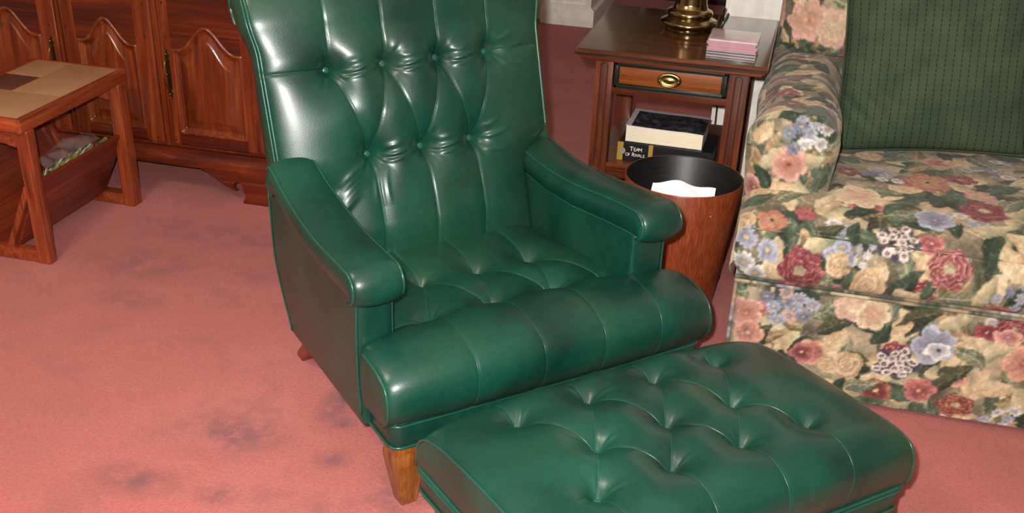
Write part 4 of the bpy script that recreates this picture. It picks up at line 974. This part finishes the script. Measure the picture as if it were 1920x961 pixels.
# ------------------------------------------------------------------ tile-topped side table with magazine trough
tx0, tx1, ty0, ty1, tz1 = -2.145, -1.845, 2.415, 2.922, .400
TT = empty('side_table', 'teak side table with tile top and V-shaped magazine trough', 'side table', (-1.99, 2.675, 0))
def Tm(x0, x1, y0, y1, z0, z1): return (x0 + 1.99, x1 + 1.99, y0 - 2.675, y1 - 2.675, z0, z1)
bm = bmesh.new(); bt_ = .020
boxbm(bm, *Tm(tx1 - bt_, tx1, ty0, ty1, .364, .401), .008, 4); bmobj('tabletop_rim', bm, TEAK_Y, TT); bm = bmesh.new(); boxbm(bm, *Tm(tx0, tx0 + bt_, ty0, ty1, .364, .401), .008, 4)
rim = bmobj('tabletop_rim', bm, TEAK_Y, TT)
TEAK_X = wood('teak_cross', L4(112, 40, 18), L4(154, 64, 32), L4(180, 86, 44), 0, .42, 1.2)
box('tabletop_end', Tm(tx0 + .006, tx1 - .006, ty0, ty0 + .018, .366, .4008), TEAK_X, TT, .006, 3); box('tabletop_end', Tm(tx0 + .006, tx1 - .006, ty1 - .012, ty1, .366, .4008), TEAK_X, TT, .005, 3)
def tile_mat(name, c, c2):
    t = NT(name); mp = t.coord(); n = t.noise(mp, 14, 4, .6); n2 = t.noise(mp, 220, 2, .6); r = t.ramp(n, 0, [(.3, L4(*c)), (.7, L4(*c2))]); r2 = t.ramp(n2, 0, [(.3, (.9, .9, .9, 1)), (.7, (1.05, 1.05, 1.05, 1))])
    t.base(t.mix((r, 0), (r2, 0), .8, 'MULTIPLY')); t.b.inputs['Roughness'].default_value = .42; return t.m
TL = tile_mat('sand_tile', (160, 118, 84), (176, 134, 96)); TD = tile_mat('brown_tile', (84, 48, 38), (98, 58, 46))
GR = plain('tile_grout', L4(196, 164, 128), .8)
box('grout_bed', Tm(tx0 + .018, tx1 - .018, ty0 + .016, ty1 - .010, .385, .3982), GR, TT, 0)
XA, XM, XB = tx0 + .0205, -2.015, tx1 - .0205; YA, Y1, Y2, YB = ty0 + .019, 2.630, 2.762, ty1 - .013
for (x0, x1, y0, y1, m) in [(XA, XM, Y1, Y2, TD), (XM, XB, Y1, YB, TL), (XA, XM, Y2, YB, TL), (XA, XB, YA, Y1, TL)]:
    box('tile', Tm(x0 + .0008, x1 - .0008, y0 + .0008, y1 - .0008, .390, .4002), m, TT, .001)
for y0 in (2.428, 2.862):
    y1 = y0 + .045 if y0 > 2.5 else y0 + .034
    for x0 in (-1.880, -2.145 + .0):
        bm = bmesh.new(); boxbm(bm, *Tm(x0 + .002, x0 + .040, y0, y1, 0, .368), .006, 3); bmobj('leg', bm, TEAK, TT)
    bm = bmesh.new(); xs_ = np.linspace(-2.107, -1.878, 14); poly = [(x + 1.99, .366) for x in (-2.107, -1.878)] + [(x + 1.99, .330 - .012 * (abs((x + 1.992) / .115)) ** 6) for x in xs_[::-1]]
    prism(bm, poly, 1, y0 + .004 - 2.675, y1 - .004 - 2.675, .002); bmobj('apron', bm, TEAK_Y, TT)
    box('foot_rail', Tm(-2.108, -1.877, y0 + .003, y1 - .003, 0.002, .036), TEAK_Y, TT, .003)
for sg in (-1, 1):
    # slanting trough board
    bm = bmesh.new(); xc = -1.9925; top = (xc + sg * .132, .222); bot = (xc + sg * .045, .034); nx_, nz_ = (top[1] - bot[1]), -(top[0] - bot[0]); L = math.hypot(nx_, nz_); nx_ /= L; nz_ /= L; w2 = .005
    prism(bm, [(top[0] + nx_ * w2 + 1.99, top[1] + nz_ * w2), (top[0] - nx_ * w2 + 1.99, top[1] - nz_ * w2), (bot[0] - nx_ * w2 + 1.99, bot[1] - nz_ * w2), (bot[0] + nx_ * w2 + 1.99, bot[1] + nz_ * w2)], 1, 2.452 - 2.675, 2.878 - 2.675, .001)
    bmobj('trough_board', bm, TEAK_P, TT)
    for yb in (2.434, 2.884):
        bm = bmesh.new(); w3 = .009; bt2 = (xc + sg * .030, .030); tp = (xc + sg * .118, .215)
        prism(bm, [(tp[0] + w3 + 1.99, tp[1]), (tp[0] - w3 + 1.99, tp[1]), (bt2[0] - w3 + 1.99, bt2[1]), (bt2[0] + w3 + 1.99, bt2[1])], 1, yb - 2.675, yb + .016 - 2.675, .002)
        bmobj('trough_support', bm, TEAK, TT)
box('trough_floor', Tm(-2.040, -1.945, 2.452, 2.878, .030, .038), TEAK_P, TT, .001)
# papers in a clear bag
def leafy():
    t = NT('yellow_green_print'); mp = t.coord(); n = t.noise(mp, 34, 3, .6, .6); t.base(t.ramp(n, 0, [(.36, L4(70, 96, 70)), (.46, L4(150, 160, 80)), (.6, L4(206, 198, 120)), (.72, L4(226, 218, 190))])); t.b.inputs['Roughness'].default_value = .45; return t.m
LEAFY = leafy()
for i, (dx, h, ya, yb, lb) in enumerate([(-.018, .222, 2.56, 2.83, 'yellow-green printed magazine leaning on the trough board, nearest the room'), (-.036, .212, 2.55, 2.80, 'yellow-green printed magazine behind the front one in the trough'), (-.052, .205, 2.57, 2.78, 'innermost printed magazine under the clear bag in the trough')]):
    n1, n2 = 40, 12; A, B = np.meshgrid(np.linspace(0, 1, n1), np.linspace(0, 1, n2), indexing='ij')
    zt_ = .045 + (h - .045 + .008 * np.sin(A * 23 + i) + .006 * np.sin(A * 41 + 2 * i)) * B
    X = (-1.9925 + .050 + .095 * (zt_ - .045) / .19) + dx + .003 * np.sin(A * 9 + B * 3)
    P = np.stack([X, ya + (yb - ya) * A, zt_], -1)
    r = empty('magazine', lb, 'magazine', (-1.99, 2.675, .04), 0, 'magazines in the side table trough')
    q = P - [-1.99, 2.675, .04]; npmesh('pages', [grid(q), grid(q - [.004, 0, 0], flip=True)], LEAFY if i != 1 else PAPER, r)
    npmesh('magazine_cover', [grid(q + [.0008, 0, 0])], LEAFY, r)
t = NT('clear_film'); t.b.inputs['Base Color'].default_value = (.9, .95, .95, 1); t.b.inputs['Roughness'].default_value = .12; t.b.inputs['Alpha'].default_value = .09; mp = t.coord(); nn = t.noise(mp, 40, 3, .6); t.bump(nn, 0, .6, .004); FILM = t.m
n1, n2 = 60, 26; A, B = np.meshgrid(np.linspace(0, 1, n1), np.linspace(0, 1, n2), indexing='ij')
rr = vnoise(n1 * 2, n2 * 2, 7)[:n1, :n2]
hump = .030 * np.exp(-((A - .62) / .16) ** 2)
P = np.stack([-1.905 + .0 - .085 * B + .018 * (rr - .5), 2.58 + .26 * A, +.216 + (.014 + hump * .6) * np.sin(B * PI) ** .8 + .016 * (rr - .5) - .012 * B], -1)
bag = npmesh('plastic_bag', [grid(P - [-1.95, 2.7, .22])], FILM, None); bag.location = (-1.95, 2.7, .22)
tag(bag, 'crumpled clear plastic bag over the magazines in the trough', 'plastic bag')

# ------------------------------------------------------------------ cabinet
CB = empty('sideboard', 'cherry sideboard with arched raised-panel doors and scrolled bracket feet', 'sideboard', (-2.25, 3.25, 0))
CX, CY = -2.25, 3.25
def Cm(x0, x1, y0, y1, z0, z1): return (x0 - CX, x1 - CX, y0 - CY, y1 - CY, z0, z1)
cx0, cx1 = -3.10, -1.425
box('carcass', Cm(cx0, cx1, 3.022, 3.50, .135, .76), CABW_V, CB, .002)
box('cabinet_top', Cm(cx0 - .02, cx1 + .02, 2.985, 3.505, .76, .785), CABW_H, CB, .006)
bm = bmesh.new(); prism(bm, [(3.50, .098), (2.990, .098), (2.990, .118), (2.996, .128), (3.004, .134), (3.006, .148), (3.50, .148)], 0, cx0 - .012, cx1 + .012)
bmesh.ops.translate(bm, verts=bm.verts, vec=(-CX, -CY, 0)); bmobj('base_moulding', bm, CABW_H, CB)
def foot(xe, sg):
    pts = [(0, .098), (-.262, .098), (-.262, .093), (-.245, .088), (-.228, .080), (-.21, .066), (-.185, .052), (-.165, .044), (-.150, .038)]
    pts += [(-.143 + .017 * math.cos(q), .050 + .018 * math.sin(q)) for q in np.linspace(PI * 1.15, PI * -.15, 12)]
    pts += [(-.122, .034), (-.120, .020), (-.128, .010), (-.130, 0), (0, 0)]
    bm = bmesh.new(); prism(bm, [(xe + sg * -p[0] * -1 - CX, p[1]) if sg > 0 else (xe - p[0] - CX, p[1]) for p in pts], 1, 2.997 - CY, 3.015 - CY, .0015)
    bmobj('bracket_foot', bm, CABW_H, CB)
foot(cx1 + .004, 1); foot(cx0 - .004, -1)
box('rear_foot', Cm(cx1 - .08, cx1, 3.42, 3.49, 0, .10), CABW_H, CB); box('rear_foot', Cm(cx0, cx0 + .08, 3.42, 3.49, 0, .10), CABW_H, CB)
def door(x0, x1, handle):
    z0, z1 = .157, .70; px0, px1 = x0 + .028, x1 - .050 if handle == 'L' else x1 - .054
    if handle != 'L': px0 = x0 + .045; px1 = x1 - .054
    pz0, zs_, zp = .193, .447, .517; xm = (px0 + px1) / 2; hw = (px1 - px0) / 2
    nx, nz = int((x1 - x0) / .0021), int((z1 - z0) / .0024); X, Z = np.meshgrid(np.linspace(x0, x1, nx), np.linspace(z0, z1, nz), indexing='ij')
    q = np.clip(np.abs(X - xm) / hw, 0, 1); arch = zs_ + (zp - zs_) * (.5 + .5 * np.cos(PI * np.clip(q / .86, 0, 1))) ** 1.15 ; sl = (zp - zs_) / hw * 1.7 * np.sin(PI * np.clip(q / .86, 0, 1))
    d = np.minimum(np.minimum(X - px0, px1 - X), np.minimum(Z - pz0, (arch - Z) / np.sqrt(1 + sl ** 2)))
    dep = np.interp(d, [-.004, -.0005, .003, .006, .010, .0125, .0165, .018, .042, .045, .2], [0, -.0005, .0035, .0035, .0, -.0045, -.0045, -.0085, -.0025, 0.0, 0.0])
    y = 3.008 - dep; ed = np.minimum(np.minimum(X - x0, x1 - X), Z - z0); y = y + .004 * np.exp(-(np.maximum(ed, 0) / .004))
    P = np.stack([X - CX, y - CY, Z], -1); V, F = grid(P)
    cxm = P.reshape(-1, 3)[F].mean(1); dm = d.reshape(-1)[F].mean(1); xx = cxm[:, 0] + CX; zz = cxm[:, 2]
    rail = (dm < 0) & (xx > px0) & (xx < px1)
    inner = dm > .0165
    # door frame
    fr = ~inner; mi = rail[fr].astype(np.int32)
    # side skirt so the door has thickness
    skirt = []
    for (a_, b_, c_, d_) in ((x0, x0, z0, z1), (x1, x1, z0, z1)):
        skirt.append((np.array([(a_ - CX, 3.012 - CY, c_), (a_ - CX, 3.024 - CY, c_), (a_ - CX, 3.024 - CY, d_), (a_ - CX, 3.012 - CY, d_)]), [[0, 1, 2, 3]]))
    skirt.append((np.array([(x0 - CX, 3.012 - CY, z0), (x1 - CX, 3.012 - CY, z0), (x1 - CX, 3.024 - CY, z0), (x0 - CX, 3.024 - CY, z0)]), [[0, 1, 2, 3]]))
    dob = npmesh('door', [(V, F[fr])] + skirt, [CABW_V, CABW_H], CB, matidx=np.r_[mi, np.zeros(3, np.int32)])
    npmesh('door_panel', [(V, F[inner])], CABW_V, dob)
    for (pxx, pz) in ((x0 + .014, .60), (x0 + .014, .575), (x1 - .02, .565), (x1 - .022, .475), (x0 + .014, .478), (x0 + .012, .173), (x1 - .018, .173)):
        bm = bmesh.new(); r = bmesh.ops.create_cone(bm, segments=10, radius1=.0032, radius2=.003, depth=.002, cap_ends=True); bmesh.ops.rotate(bm, verts=r['verts'], matrix=Matrix.Rotation(PI / 2, 3, 'X')); bmesh.ops.translate(bm, verts=r['verts'], vec=(pxx - CX, 3.0075 - CY, pz)); bmobj('peg', bm, GROOVE, dob)
    if handle in 'LR':
        hx = x0 + .013 if handle == 'L' else x1 - .020; zc = .372
        prof = [(-.072, .0), (-.069, .0025), (-.064, .0015), (-.060, .005), (-.054, .0065), (-.048, .003), (-.044, .0045), (-.03, .0048), (0, .0055), (.03, .0048), (.044, .0045), (.048, .003), (.054, .0065), (.060, .005), (.064, .0015), (.069, .0025), (.072, 0)]
        poly = [(hx - CX + w, zc + z) for z, w in prof] + [(hx - CX - w, zc + z) for z, w in prof[1:-1][::-1]]
        bm = bmesh.new(); prism(bm, poly, 1, 3.0035 - CY, 3.0085 - CY, .0007)
        hd = bmobj('handle', bm, plain('dark_bronze', L4(70, 66, 44), .3, .9), dob)
        p = spline([(hx - CX, 3.004 - CY, zc + .045), (hx - CX, 2.992 - CY, zc + .040), (hx - CX - .002, 2.986 - CY, zc + .02), (hx - CX - .002, 2.984 - CY, zc), (hx - CX - .002, 2.986 - CY, zc - .02), (hx - CX, 2.992 - CY, zc - .040), (hx - CX, 3.004 - CY, zc - .045)], 40)
        npmesh('handle_bail', [tube(p, .0016, 7)], BRASSD, hd)
        for z_, r_ in ((zc, .0045), (zc + .060, .0035), (zc - .058, .0035), (zc + .068, .0022), (zc - .068, .0022)):
            bm = bmesh.new(); r = bmesh.ops.create_uvsphere(bm, u_segments=12, v_segments=8, radius=r_); bmesh.ops.translate(bm, verts=r['verts'], vec=(hx - CX - (.004 if r_ > .004 else 0), 3.000 - CY, z_)); bmobj('handle_knob', bm, BRASS, hd)
door(-1.772, -1.473, 'L'); door(-2.095, -1.802, 'N'); door(-2.425, -2.115, 'R'); door(-2.748, -2.455, 'N'); door(-3.075, -2.778, 'R')
for x in (-1.787, -2.105, -2.440, -2.763): box('mullion', Cm(x - .004, x + .004, 3.014, 3.024, .15, .76), CABW_V, CB, .001)
box('end_stile', Cm(-1.465, -1.430, 3.012, 3.024, .15, .76), CABW_V, CB, .002)

# ------------------------------------------------------------------ far furniture in the hallway
DARKW = wood('dark_mahogany', L4(26, 10, 8), L4(44, 16, 12), L4(62, 24, 18), 0, .35)
dk = empty('bookcase', 'dark mahogany low bookcase in the hallway behind the end table', 'bookcase', (-.45, 6.55, 0))
box('side', (-.42, -.39, -.2, .2, 0, .9), DARKW, dk); box('side', (.36, .39, -.2, .2, 0, .9), DARKW, dk); box('back_panel', (-.40, .37, .17, .2, .03, .9), DARKW, dk)
for z in (.04, .30, .58, .88): box('shelf', (-.40, .37, -.2, .18, z, z + .025), DARKW, dk)
box('plinth', (-.41, .38, -.18, -.16, 0, .05), DARKW, dk)

# ------------------------------------------------------------------ light
def area(name, loc, size, power, col, target=None, sy=None):
    l = bpy.data.lights.new(name, 'AREA'); l.energy = power; l.color = col; l.size = size
    if sy: l.shape = 'RECTANGLE'; l.size_y = sy
    o = bpy.data.objects.new(name, l); COL.objects.link(o); o.location = loc
    if target is not None: o.rotation_euler = (Vector(target) - Vector(loc)).to_track_quat('-Z', 'Y').to_euler()
    return o
# the camera's own flash, just beside and above the lens
fl = np.array([0, 0, H]) - Xc * .045 - Yc * .055 + Fv * .0
fo = area('camera_flash', tuple(fl), .035, 92, (1.0, .97, .92), tuple(fl + Fv * 2 - Yc * .35)); fo.data.shape = 'DISK'
area('ceiling_fill', (-1.5, .9, 2.12), .45, 26, (1.0, .84, .66))  # added, unseen source that brightens the carpet at left
area('ceiling_fill', (1.6, .6, 2.12), .45, 2, (1.0, .84, .66))  # weak ambient fill on the right, source unseen
area('hall_lamp', (-.3, 4.9, 2.12), .4, 3, (1.0, .82, .62))
w = bpy.data.worlds.new('world'); w.use_nodes = True; w.node_tree.nodes['Background'].inputs[0].default_value = (.9, .85, .8, 1); w.node_tree.nodes['Background'].inputs[1].default_value = .05; SC.world = w
SC.view_settings.view_transform = 'Standard'; SC.view_settings.look = 'None'; SC.view_settings.exposure = 0; SC.view_settings.gamma = 1; SC.view_settings.use_curve_mapping = False
SC.cycles.max_bounces = 8
